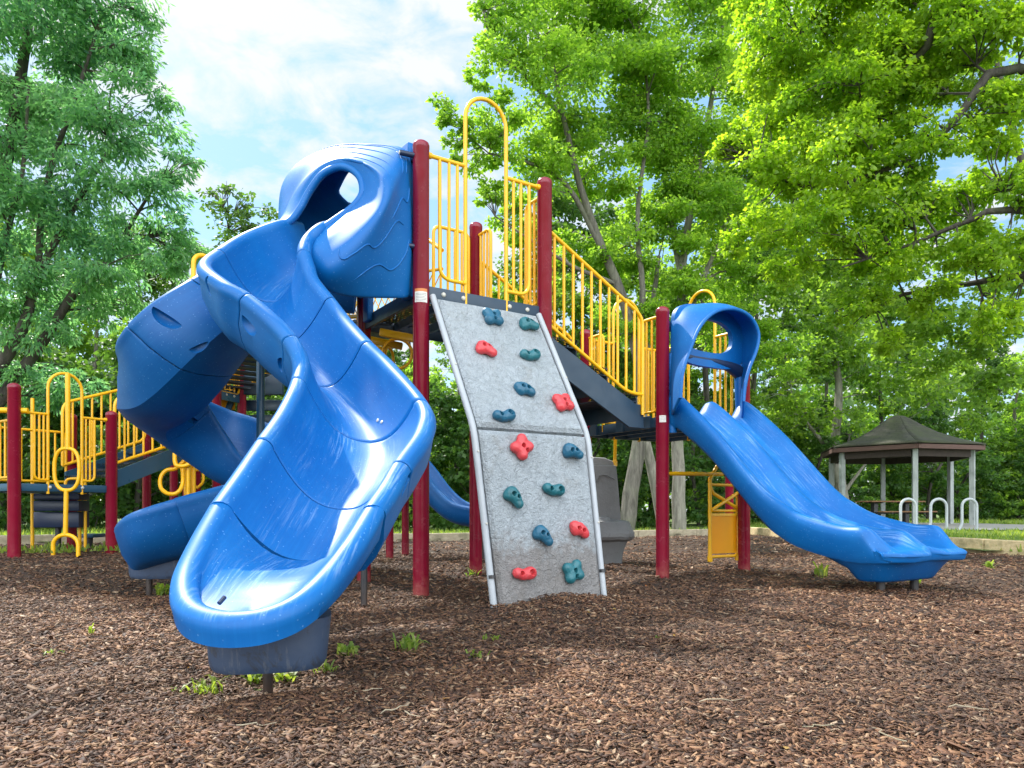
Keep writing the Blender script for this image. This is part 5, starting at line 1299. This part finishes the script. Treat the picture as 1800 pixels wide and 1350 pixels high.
# ================================================================== trees
class Tree:
    def __init__(s, seed): s.r = np.random.default_rng(seed); s.mb = MB(); s.nodes = []; s.q = []
    def limb(s, pts, r0, r1, n=12, sides=9):
        c = catmull(pts, n) if len(pts) > 2 else np.array([np.array(pts[0])+(np.array(pts[1])-np.array(pts[0]))*k/(n-1) for k in range(n)])
        c[1:-1] += s.r.normal(0, r0*.05, c[1:-1].shape)
        rad = [r0+(r1-r0)*k/(len(c)-1) for k in range(len(c))]
        s.mb.tube([V(p) for p in c], rad, sides)
        for p, q in zip(c, rad): s.nodes.append((p, q))
    def reach(s, target, minr=.006, sag=.1, grow=.75):
        'grow a branch from the best existing node to target'
        P = np.array([p for p, _ in s.nodes]); rr = np.array([q for _, q in s.nodes]); t = np.array(target)
        d = np.linalg.norm(P-t, axis=1); cost = d*(1+.8*np.clip((P[:, 2]-t[2])/(d+.01), 0, 1))+np.where(rr < .012, .6, 0)
        i = int(cost.argmin()); p = P[i]; L_ = d[i]
        if L_ < .05: return
        r0 = min(rr[i]*grow, max(.012, .012+L_*.016)); mid = (p+t)/2+np.array([0, 0, L_*sag])+s.r.normal(0, L_*.07, 3)
        n = max(4, min(9, int(L_/.25)+3)); c = catmull([p, mid, t], n); rad = [r0+(minr-r0)*k/(n-1) for k in range(n)]
        s.mb.tube([V(x) for x in c], rad, 6 if r0 > .03 else 4, False, False)
        for x, q in zip(c[1:], rad[1:]): s.nodes.append((x, q))
    def spray(s, c, R_, n, size, aspect, droop, flat, outd=None):
        r = s.r; off = r.normal(0, 1, (n, 3)); off /= np.linalg.norm(off, axis=1)[:, None]; off *= (r.random(n)**.5)[:, None]*R_; off[:, 2] *= flat
        p = np.array(c)+off; tip = off*[1, 1, .3]/R_+r.normal(0, .45, (n, 3)); tip[:, 2] -= droop*(.5+r.random(n))
        if outd is not None: tip += np.array(outd)*.4
        nr = r.normal(0, .6, (n, 3)); nr[:, 2] += .8
        s.q.append(leaf_quads(p, tip, nr, size*(.6+.7*r.random(n)), aspect))
    def blob(s, c, R_, dens, size, aspect, droop, flat=.45, sub=None, branch=True, squash=.85, clump=.36):
        'a ball of leaf sprays'
        r = s.r; k = sub or max(5, int(9+R_*7)); n = int(PI*R_*R_*dens/(size*size*aspect*.55)/k)
        for _ in range(k):
            v = r.normal(0, 1, 3); v /= np.linalg.norm(v); v *= R_*(.25+.75*r.random()**.6); v[2] *= squash; q = np.array(c)+v
            if branch: s.reach(q)
            s.spray(q, R_*clump*(.7+.6*r.random()), max(6, int(n*(.6+.8*r.random()))), size, aspect, droop, flat, v/R_)
    def build(s, name, loc, leaf, barkm, label, group, cat='tree'):
        e = tag(empty(name, loc), label, cat, group)
        o = s.mb.build('trunk', barkm, e, 60); Q = np.concatenate(s.q); c = mesh_np('crown', Q.reshape(-1, 3), len(Q), 4, leaf, e)
        return e
def pxb(lst): return [(np.array(at(u, v, Y)), rp*Y/F) for u, v, Y, rp in lst]
# ---- left tree: long drooping leaflets
t = Tree(11); b0 = (-10.0, 12.6); zb0 = gz(*b0)-.1
t.limb([(b0[0], b0[1], zb0), (-9.7, 12.6, 2.0), (-9.1, 12.5, 4.2), (-8.4, 12.4, 7.0), (-7.9, 12.4, 10.5)], .24, .05, 16, 12)
t.limb([tuple(at(-60, 720, 12.5)), tuple(at(30, 600, 12.4)), tuple(at(62, 500, 12.3)), tuple(at(110, 400, 12.2)), tuple(at(200, 250, 12.2))], .12, .025)
t.limb([tuple(at(-40, 760, 12.7)), tuple(at(75, 600, 12.6)), tuple(at(140, 500, 12.5)), tuple(at(200, 440, 12.4)), tuple(at(270, 330, 12.3))], .11, .02)
t.limb([tuple(at(66, 500, 12.3)), tuple(at(80, 330, 12.2)), tuple(at(140, 150, 12.2)), tuple(at(180, 20, 12.2))], .06, .02)
t.limb([tuple(at(-20, 560, 12.2)), tuple(at(10, 420, 12)), tuple(at(40, 300, 12)), tuple(at(50, 150, 12))], .06, .02)
for c, R_ in pxb([(120, -60, 12.5, 150), (60, 120, 12.5, 140), (180, 70, 12.3, 85), (222, 215, 12.2, 80), (120, 260, 12, 110), (250, 345, 12.3, 75), (40, 370, 12, 115), (170, 440, 12.2, 90), (270, 440, 12.5, 55),
                  (-60, 200, 12, 150), (-30, 480, 12, 100), (60, 560, 12.4, 70), (235, 110, 12.4, 45), (285, 175, 12.4, 30), (305, 280, 12.4, 40), (150, 560, 12.8, 60), (250, 20, 12.4, 30), (30, 660, 12.8, 60), (120, 680, 13, 60), (300, 400, 12.8, 40), (330, 460, 13, 45), (210, 520, 13, 50), (-20, 60, 12.5, 130)]):
    t.blob(c, R_, 3.3, .118, .34, .62, .55, None, True, .85, .42)
t.build('tree', (b0[0], b0[1], zb0), 'leaf_cool', 'bark_dark', 'tall cool green tree with long drooping leaves above the left deck', 'trees around the playground')
# ---- thin dark tree behind the rear chute
t = Tree(12); b0 = at(405, 940, 18.5); t.limb([(b0.x, b0.y, 0), (b0.x-.1, b0.y, 3), tuple(at(400, 560, 18.5)), tuple(at(403, 420, 18.5)), tuple(at(398, 318, 18.5))], .10, .004, 14)
for c, R_ in pxb([(396, 400, 18.5, 45), (450, 395, 18.5, 38), (400, 470, 18.5, 60), (478, 372, 18.5, 18), (372, 345, 18.5, 22), (340, 440, 18.5, 40), (430, 350, 18.5, 18), (400, 330, 18.5, 12), (440, 470, 19, 45), (400, 560, 18.5, 70), (360, 620, 18.5, 60), (460, 600, 18.5, 60)]):
    t.blob(c, R_, 1.9, .12, .75, .35)
t.build('tree', (b0.x, b0.y, 0), 'leaf_dark', 'bark_dark', 'thin dark tree whose sparse top shows against the clouds beside the rear chute', 'trees around the playground')
# ---- maple with the crown reaching out to the left
t = Tree(13); b0 = at(1098, 922, 17.8); zb0 = gz(b0.x, b0.y)-.1
t.limb([(b0.x, b0.y, zb0), tuple(at(1112, 840, 17.8)), tuple(at(1128, 740, 17.8)), tuple(at(1120, 620, 17.6)), tuple(at(1085, 500, 17.3)), tuple(at(1040, 390, 17)), tuple(at(1000, 250, 16.6)), tuple(at(960, 60, 16.4))], .21, .04, 20, 12)
t.limb([tuple(at(1122, 660, 17.7)), tuple(at(1130, 520, 17.4)), tuple(at(1120, 380, 17.2)), tuple(at(1140, 200, 17)), tuple(at(1120, 20, 17))], .09, .02, 16)
t.limb([tuple(at(1060, 440, 17.1)), tuple(at(1000, 330, 16.8)), tuple(at(940, 290, 16.3)), tuple(at(860, 270, 15.8))], .08, .02)
t.limb([tuple(at(1085, 500, 17.3)), tuple(at(1010, 470, 17)), tuple(at(930, 420, 16.6)), tuple(at(870, 380, 16.4))], .06, .015)
t.limb([tuple(at(985, 200, 16.6)), tuple(at(920, 130, 16)), tuple(at(870, 90, 15.6)), tuple(at(850, 20, 15.6))], .06, .015)
for c, R_ in pxb([(1000, 160, 16.2, 105), (1090, 60, 17, 130), (905, 95, 15.6, 70), (876, 215, 15.6, 58), (800, 205, 15.6, 30), (775, 185, 15.6, 20), (835, 140, 15.6, 26), (930, 290, 16.2, 75), (1040, 290, 17, 95), (860, 20, 15.6, 34), (838, 270, 15.8, 42), (800, 250, 15.8, 22), (910, 400, 17, 50),
                  (990, 10, 17, 120), (1080, 430, 17.6, 80), (1010, 460, 17.8, 60), (860, 340, 16.2, 30), (940, 20, 16, 70), (1140, 200, 17.2, 100), (1120, 560, 18, 70), (1030, -110, 17, 150), (880, -60, 16, 70)]):
    t.blob(c, R_, 4.3, .100, .72, .3)
t.build('tree', (b0.x, b0.y, zb0), 'leaf_maple', 'bark_grey', 'big light green maple reaching out over the high tower railings', 'trees around the playground')
# ---- maple on the thick pale trunk behind the landing
t = Tree(14); b0 = at(1193, 924, 18.6); zb0 = gz(b0.x, b0.y)-.1
t.limb([(b0.x, b0.y, zb0), tuple(at(1194, 850, 18.6)), tuple(at(1190, 720, 18.6)), tuple(at(1196, 560, 18.4)), tuple(at(1205, 420, 18.2)), tuple(at(1235, 260, 18)), tuple(at(1262, 100, 17.8)), tuple(at(1280, -60, 17.6))], .185, .025, 20, 14)
t.limb([tuple(at(1192, 600, 18.5)), tuple(at(1240, 480, 18.2)), tuple(at(1275, 400, 18)), tuple(at(1300, 290, 17.8))], .09, .02)
t.limb([tuple(at(1200, 500, 18.4)), tuple(at(1178, 380, 18.2)), tuple(at(1165, 250, 18)), tuple(at(1200, 110, 17.8))], .08, .02)
t.limb([tuple(at(1168, 935, 18.3)), tuple(at(1152, 850, 18.3)), tuple(at(1133, 770, 18.3)), tuple(at(1128, 700, 18.3)), tuple(at(1145, 560, 18.3)), tuple(at(1158, 450, 18.2))], .16, .05)
for c, R_ in pxb([(1190, 190, 17.8, 120), (1260, 80, 17.4, 120), (1205, 340, 18, 105), (1310, 230, 18, 95), (1290, 360, 18.2, 80), (1150, 380, 18.3, 80), (1220, 480, 18.4, 90), (1320, 470, 18.6, 80), (1170, 560, 18.6, 60), (1270, 580, 18.8, 75), (1240, -70, 17.6, 150), (1370, 120, 18.5, 100), (1360, 330, 18.8, 85), (1350, 620, 19, 70)]):
    t.blob(c, R_, 4.3, .100, .72, .3)
t.build('tree', (b0.x, b0.y, zb0), 'leaf_maple', 'bark_pale', 'maple on a thick pale trunk seen under the landing behind the front maroon post', 'trees around the playground')
# ---- near tree overhanging from the right
t = Tree(15); b0 = (9.6, 9.3); zb0 = gz(*b0)-.1
t.limb([(b0[0], b0[1], zb0), (9.5, 9.3, 2.2), (9.3, 9.3, 4.3), (8.9, 9.2, 6.2), (8.4, 9.2, 8.0)], .26, .08, 14, 12)
t.limb([(9.25, 9.3, 4.0), tuple(at(1800, 370, 9)), tuple(at(1700, 390, 9.2)), tuple(at(1600, 430, 9.5)), tuple(at(1480, 470, 9.6))], .055, .01)
t.limb([(8.5, 9.2, 6.0), tuple(at(1690, 20, 9)), tuple(at(1630, 80, 9.2)), tuple(at(1570, 150, 9.5)), tuple(at(1500, 230, 9.6)), tuple(at(1430, 290, 9.8))], .075, .012, 16)
t.limb([(8.8, 9.2, 5.2), tuple(at(1790, 120, 9)), tuple(at(1690, 200, 9)), tuple(at(1600, 280, 9.3)), tuple(at(1420, 330, 9.8)), tuple(at(1290, 262, 10))], .07, .01, 16)
t.limb([(7.9, 9.2, 7.4), tuple(at(1560, -60, 9.6)), tuple(at(1450, 20, 9.9)), tuple(at(1360, 110, 10.2))], .06, .012)
t.limb([(9.25, 9.3, 4.0), tuple(at(1820, 480, 9.3)), tuple(at(1700, 500, 9.8)), tuple(at(1580, 520, 10.2)), tuple(at(1520, 560, 10.4))], .06, .01)
for c, R_ in pxb([(1400, 50, 10, 85), (1335, 120, 10.4, 52), (1480, 140, 9.6, 88), (1300, 250, 10, 34), (1265, 262, 10, 18), (1380, 290, 9.8, 66), (1470, 270, 9.5, 78), (1555, 340, 9.5, 75), (1440, 400, 9.6, 62), (1335, 400, 9.9, 40), (1290, 430, 10, 24), (1640, 250, 9.2, 62),
                  (1590, 60, 9.5, 82), (1700, 60, 9, 66), (1770, 170, 9, 55), (1790, 330, 9, 46), (1780, 440, 9.2, 50), (1560, 450, 9.8, 58), (1510, 540, 10.2, 42), (1690, 430, 9.5, 50), (1640, 520, 10, 40), (1380, 470, 10, 40), (1500, 20, 9.8, 70), (1750, 560, 9.6, 40), (1560, 600, 10.3, 26), (1520, -60, 9.5, 80), (1660, -40, 9, 80), (1800, 40, 8.8, 60), (1330, 20, 10.6, 50), (1720, 330, 9.6, 44), (1640, 360, 9.8, 52), (1740, 240, 9.4, 44), (1660, 140, 9.4, 56), (1600, 170, 9.6, 50), (1400, 180, 10, 60), (1520, 230, 9.8, 60)]):
    t.blob(c, R_*1.14, 5.6, .068, .68, .5, .5, int(16+R_*14), True, .8, .40)
t.build('tree', (b0[0], b0[1], zb0), 'leaf_bright', 'bark_dark', 'bright yellow green branches hanging in close over the right of the play area', 'trees around the playground')
# ---- tree out to the left whose crown dapples the foreground
t = Tree(16); b0 = (-9.8, 4.6); zb0 = -.1
t.limb([(b0[0], b0[1], zb0), (-9.7, 4.6, 2.5), (-9.4, 4.7, 5), (-9, 4.8, 9)], .22, .05, 14, 10)
for c, R_ in [((-9, 4.6, 7.2), 1.3), ((-7.6, 5.0, 6.6), .95), ((-8.1, 3.6, 7.8), 1.0), ((-10, 5.8, 6.5), 1.3), ((-7.2, 6.1, 8.2), .8), ((-7.6, 4.2, 8.7), .8)]:
    t.blob(np.array(c), R_, 1.0, .14, .7, .4)
t.build('tree', (b0[0], b0[1], zb0), 'leaf_mid', 'bark_dark', 'tree standing outside the picture on the left, shading the mulch', 'trees around the playground')
# ---- tree beyond the bike hoops whose crown closes the sky behind the near branches
t = Tree(18); b0 = at(1905, 920, 17); zb0 = gz(b0.x, b0.y)-.1
t.limb([(b0.x, b0.y, zb0), tuple(at(1900, 700, 17)), tuple(at(1860, 480, 17)), tuple(at(1800, 300, 17)), tuple(at(1740, 60, 17))], .2, .05, 16, 10)
for c, R_ in pxb([(1560, 120, 17, 110), (1660, 60, 17, 100), (1500, 300, 17.5, 90), (1620, 480, 17.5, 100), (1560, 400, 17.5, 90), (1700, 560, 17, 85), (1780, 480, 17, 80), (1790, 620, 17, 70), (1640, 620, 18, 70), (1560, 560, 18, 80), (1800, 150, 17, 80), (1480, 480, 18, 80), (1740, 680, 17, 45), (1480, 150, 17.5, 90), (1420, 420, 18, 70), (1690, 400, 17.5, 60)]):
    t.blob(c, R_, 2.6, .13, .75, .35)
t.build('tree', (b0.x, b0.y, zb0), 'leaf_mid', 'bark_dark', 'mid green tree beyond the bicycle hoops at the right edge', 'trees around the playground')
# ---- pale sycamore beside the gazebo
t = Tree(17); b0 = at(1488, 912, 27); zb0 = gz(b0.x, b0.y)-.1
t.limb([(b0.x, b0.y, zb0), tuple(at(1478, 860, 27)), tuple(at(1466, 790, 27)), tuple(at(1474, 700, 27)), tuple(at(1468, 600, 27)), tuple(at(1478, 480, 27))], .26, .06, 16, 10)
t.limb([tuple(at(1462, 800, 27)), tuple(at(1440, 770, 26.6)), tuple(at(1412, 735, 26.4)), tuple(at(1392, 700, 26.2))], .10, .02)
t.limb([tuple(at(1480, 870, 27)), tuple(at(1510, 830, 26.8)), tuple(at(1550, 780, 26.6))], .08, .02)
for c, R_ in pxb([(1460, 560, 27, 75), (1400, 640, 26.5, 60), (1520, 620, 26.5, 70), (1370, 720, 26.5, 50), (1430, 740, 26, 40), (1580, 680, 26, 70), (1480, 480, 27, 70), (1540, 540, 27, 60), (1640, 660, 26, 70), (1500, 740, 26, 40), (1390, 540, 27, 60), (1600, 590, 27, 60)]):
    t.blob(c, R_, 1.9, .17, .8, .3)
t.build('tree', (b0.x, b0.y, zb0), 'leaf_mid', 'bark_pale', 'sycamore with a pale bent trunk standing beside the gazebo', 'trees around the playground')
# ---- woodland trees: a few kinds, copied as whole trees
def wood_tree(seed, h, rad, leaf, barkm, dens, size, low=.25, thick=.16):
    t = Tree(seed); r = t.r
    t.limb([(0, 0, -.2), (r.normal(0, .15), r.normal(0, .15), h*.35), (r.normal(0, .3), r.normal(0, .3), h*.7), (r.normal(0, .3), r.normal(0, .3), h*.95)], thick, .04, 12, 8)
    n = int(15+rad*2)
    for i in range(n):
        f = low+(1-low)*(i+.5)/n; w = rad*(math.sin(PI*min(1, max(.12, (f-low)/(1-low)*.85+.12)))**.7); a = r.random()*6.3; q = w*(.25+.75*r.random()**.7)
        t.blob(np.array([q*math.cos(a), q*math.sin(a), h*f]), rad*(.26+.2*r.random()), dens, size, .75, .35, .5, 9)
    return t
kinds = [wood_tree(31, 11, 2.9, 'leaf_mid', 'bark_grey', 2.2, .17), wood_tree(32, 13, 3.4, 'leaf_dark', 'bark_dark', 2.3, .17, .2), wood_tree(33, 10.5, 2.4, 'leaf_maple', 'bark_grey', 2.1, .16, .15), wood_tree(34, 3.6, 2.0, 'leaf_dark', 'bark_dark', 2.4, .13, .02, .06), wood_tree(35, 3.0, 1.9, 'leaf_mid', 'bark_dark', 2.3, .13, .02, .05)]
kl = ['leaf_mid', 'leaf_dark', 'leaf_maple', 'leaf_dark', 'leaf_mid']; kb = ['bark_grey', 'bark_dark', 'bark_grey', 'bark_dark', 'bark_dark']
meshes = []
for t, lf, bk in zip(kinds, kl, kb):
    o = t.mb.build('trunk', bk, None, 60); Q = np.concatenate(t.q); c = mesh_np('crown', Q.reshape(-1, 3), len(Q), 4, lf); meshes.append((o, c))
used = [False]*5
def put(kind, u, Y, sc_, rot, label, group, name='tree', cat='tree', xy=None):
    x = (u-900)/F*Y if xy is None else xy[0]; z = gz(x, Y)
    e = tag(empty(name, (x, Y, z)), label, cat, group); e.rotation_euler = (0, 0, rot); e.scale = (sc_, sc_, sc_)
    for s_ in meshes[kind]:
        o = s_
        if used[kind]: o = s_.copy(); C.objects.link(o)
        o.parent = e
    used[kind] = True
woods = [ # kind, u, Y, scale
 (1, -260, 22, .95, 'dark woodland tree farthest left behind the drooping tree'), (0, -90, 20, .85, 'mid green woodland tree behind the drooping tree on the left'), (1, 60, 23, .80, 'dark woodland tree behind the loop climber hoop'), (2, 165, 21, .66, 'light green woodland tree above the ramp of the left deck'),
 (1, 250, 24, .72, 'dark woodland tree behind the rear chute bulge'), (0, 330, 22, .62, 'mid green woodland tree between the drooping tree and the thin dark tree'), (1, 470, 26, .62, 'dark woodland tree behind the hood of the spiral slide'), (2, 560, 25, .60, 'light green woodland tree hidden mostly by the front chute'),
 (0, 650, 23, .55, 'mid green woodland tree seen below the high deck'), (1, 720, 28, .64, 'dark woodland tree in the gap beside the front maroon post'), (2, 800, 22, .60, 'light green woodland tree between the two front maroon posts'), (0, 905, 26, .78, 'mid green woodland tree behind the climbing wall'),
 (1, 1000, 27, .95, 'dark woodland tree behind the stairs'), (0, 1085, 25, .9, 'mid green woodland tree behind the grey moulded climber'), (2, 1150, 29, 1.05, 'light green woodland tree behind the thick pale trunk'), (1, 1245, 26, .95, 'dark woodland tree behind the double slide hood'),
 (0, 1320, 29, 1.0, 'mid green woodland tree right of the double slide hood'), (1, 1385, 33, 1.0, 'dark woodland tree left of the gazebo roof'), (2, 1460, 34, .9, 'light green woodland tree behind the pale sycamore'), (1, 1545, 36, .85, 'dark woodland tree directly behind the gazebo roof peak'), (0, 1640, 34, .85, 'mid green woodland tree behind the gazebo to its right'),
 (1, 1720, 37, .72, 'dark woodland tree behind the right post of the gazebo'), (2, 1790, 33, .70, 'light green woodland tree at the right end behind the lawn'), (0, 1880, 36, .9, 'mid green woodland tree farthest right'), (1, 2020, 32, .9, 'dark woodland tree out beyond the right lawn')]
rt = random.Random(9)
for k, u, Y, s_, lab in woods: put(k, u, Y, s_, rt.random()*6.3, lab, 'woodland trees behind the playground')
bushes = [(-140, 15.5), (-30, 16), (60, 17.5), (150, 18.5), (235, 17.5), (320, 19), (420, 20), (520, 19.5), (610, 20.5), (690, 19.5), (770, 21), (850, 20.5), (930, 22), (1010, 22.5), (1075, 23), (1135, 24.5), (1230, 23), (1290, 24.5), (1350, 26), (1420, 29), (1500, 30), (1570, 31), (1630, 30.5), (1690, 31), (1750, 31.5), (1820, 31), (1900, 29)]
bw = ['at the far left edge of the wood', 'behind the left post of the left deck', 'behind the loop climber', 'behind the dark transfer steps', 'behind the ramp foot', 'behind the curly climber', 'behind the rear chute mouth', 'hidden mostly by the front chute', 'under the front chute', 'left of the front maroon post', 'right of the front maroon post', 'left of the climbing wall', 'behind the climbing wall', 'behind the right edge of the climbing wall', 'behind the grey moulded climber', 'between the pale trunks', 'behind the ladder panel', 'right of the ladder panel', 'behind the double slide', 'left of the gazebo', 'behind the left gazebo posts', 'behind the picnic table', 'behind the front gazebo post', 'between the right gazebo posts', 'right of the gazebo', 'at the right edge of the lawn', 'out beyond the right edge']
for i, ((u, Y), w_) in enumerate(zip(bushes, bw)): put(3 if i % 3 else 4, u, Y, .85+.35*rt.random(), rt.random()*6.3, ('dark' if i % 3 else 'mid green')+' leafy bush '+w_, 'bushes at the foot of the wood', 'bush', 'bush')
# far wood: one mass of foliage nobody could count
r = np.random.default_rng(77); n = 60000; x = -75+180*r.random(n); y = 44+14*r.random(n); top = 9.5+2.5*np.sin(x*.35)+1.5*np.sin(x*.9+1)+np.where(x > 28, -2.0, 0); z = .2+top*r.random(n)**.8
tip = r.normal(0, 1, (n, 3)); nr = r.normal(0, .6, (n, 3)); nr[:, 2] += .8; Qf = leaf_quads(np.stack([x, y, z], 1), tip, nr, .35+.45*r.random(n), .8)
tag(mesh_np('woodland', Qf.reshape(-1, 3), n, 4, 'leaf_dark'), 'dark mass of woodland far behind the playground', 'woodland', None, 'stuff')
# ================================================================== sky and light
W = bpy.data.worlds.new('World'); bpy.context.scene.world = W; W.use_nodes = True
nt = W.node_tree; bg = nt.nodes['Background']; bg.inputs['Strength'].default_value = .12
sky = N(nt, 'ShaderNodeTexSky', sky_type='NISHITA'); sky.sun_disc = False
SUN = V((-.42, .50, .80)).normalized(); el = math.asin(SUN.z); az = math.atan2(SUN.x, SUN.y)
sky.sun_elevation = el; sky.sun_rotation = az; sky.air_density = 1.0; sky.dust_density = .6; sky.ozone_density = 1.2
tc = N(nt, 'ShaderNodeTexCoord'); sx = N(nt, 'ShaderNodeSeparateXYZ'); L(nt, tc.outputs['Generated'], sx.inputs[0])
za = N(nt, 'ShaderNodeMath', operation='ADD'); L(nt, sx.outputs['Z'], za.inputs[0]); za.inputs[1].default_value = .16
zm = N(nt, 'ShaderNodeMath', operation='MAXIMUM'); L(nt, za.outputs[0], zm.inputs[0]); zm.inputs[1].default_value = .05
cx_ = N(nt, 'ShaderNodeMath', operation='DIVIDE'); L(nt, sx.outputs['X'], cx_.inputs[0]); L(nt, zm.outputs[0], cx_.inputs[1])
cy_ = N(nt, 'ShaderNodeMath', operation='DIVIDE'); L(nt, sx.outputs['Y'], cy_.inputs[0]); L(nt, zm.outputs[0], cy_.inputs[1])
cb = N(nt, 'ShaderNodeCombineXYZ'); L(nt, cx_.outputs[0], cb.inputs[0]); L(nt, cy_.outputs[0], cb.inputs[1]); cb.inputs[2].default_value = 3.4
n1 = noise(nt, 1.5, 9, .58, cb.outputs[0], .35); n2 = noise(nt, 6.5, 6, .6, cb.outputs[0], .4)
am = N(nt, 'ShaderNodeMath', operation='MULTIPLY_ADD'); L(nt, n2, am.inputs[0]); am.inputs[1].default_value = .7; L(nt, n1, am.inputs[2])
cf = ramp(nt, am.outputs[0], [(.79, .0), (.875, .5), (.965, 1.0)])
dt = N(nt, 'ShaderNodeVectorMath', operation='DOT_PRODUCT'); L(nt, tc.outputs['Generated'], dt.inputs[0]); dt.inputs[1].default_value = SUN
dm = N(nt, 'ShaderNodeMath', operation='MAXIMUM'); L(nt, dt.outputs['Value'], dm.inputs[0]); dm.inputs[1].default_value = 0
pw_ = N(nt, 'ShaderNodeMath', operation='POWER'); L(nt, dm.outputs[0], pw_.inputs[0]); pw_.inputs[1].default_value = 45.0
vs_ = N(nt, 'ShaderNodeVectorMath', operation='SCALE'); vs_.inputs[0].default_value = (6, 5.8, 5.6); L(nt, pw_.outputs[0], vs_.inputs['Scale'])   # added glow round the sun, put in for softer light
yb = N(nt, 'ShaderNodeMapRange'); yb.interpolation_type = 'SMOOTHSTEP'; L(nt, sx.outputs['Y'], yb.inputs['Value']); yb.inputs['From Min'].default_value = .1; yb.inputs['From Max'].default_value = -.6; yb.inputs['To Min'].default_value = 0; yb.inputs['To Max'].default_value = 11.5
vb = N(nt, 'ShaderNodeCombineXYZ')                      # added fill light: unseen sky behind the camera made brighter
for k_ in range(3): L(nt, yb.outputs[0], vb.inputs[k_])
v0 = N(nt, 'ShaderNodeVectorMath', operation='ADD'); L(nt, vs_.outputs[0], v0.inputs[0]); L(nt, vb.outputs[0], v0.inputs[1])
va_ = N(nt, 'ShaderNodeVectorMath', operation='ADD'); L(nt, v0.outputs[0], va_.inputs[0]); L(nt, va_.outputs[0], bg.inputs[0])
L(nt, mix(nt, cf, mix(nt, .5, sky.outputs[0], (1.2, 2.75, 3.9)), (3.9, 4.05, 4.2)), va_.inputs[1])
sd = bpy.data.lights.new('sun', 'SUN'); sd.energy = 3.5; sd.angle = R(1.0); sd.color = (1, .95, .87)
so = bpy.data.objects.new('sun', sd); C.objects.link(so); so.rotation_euler = (-SUN).to_track_quat('-Z', 'Y').to_euler(); so.location = (0, 0, 20)
sc = bpy.context.scene
sc.view_settings.view_transform = 'Standard'; sc.view_settings.look = 'None'; sc.view_settings.exposure = 1.06; sc.view_settings.gamma = 1
sc.cycles.max_bounces = 10; sc.cycles.diffuse_bounces = 7; sc.cycles.glossy_bounces = 3; sc.cycles.transmission_bounces = 3; sc.cycles.transparent_max_bounces = 8
sc.cycles.use_denoising = True
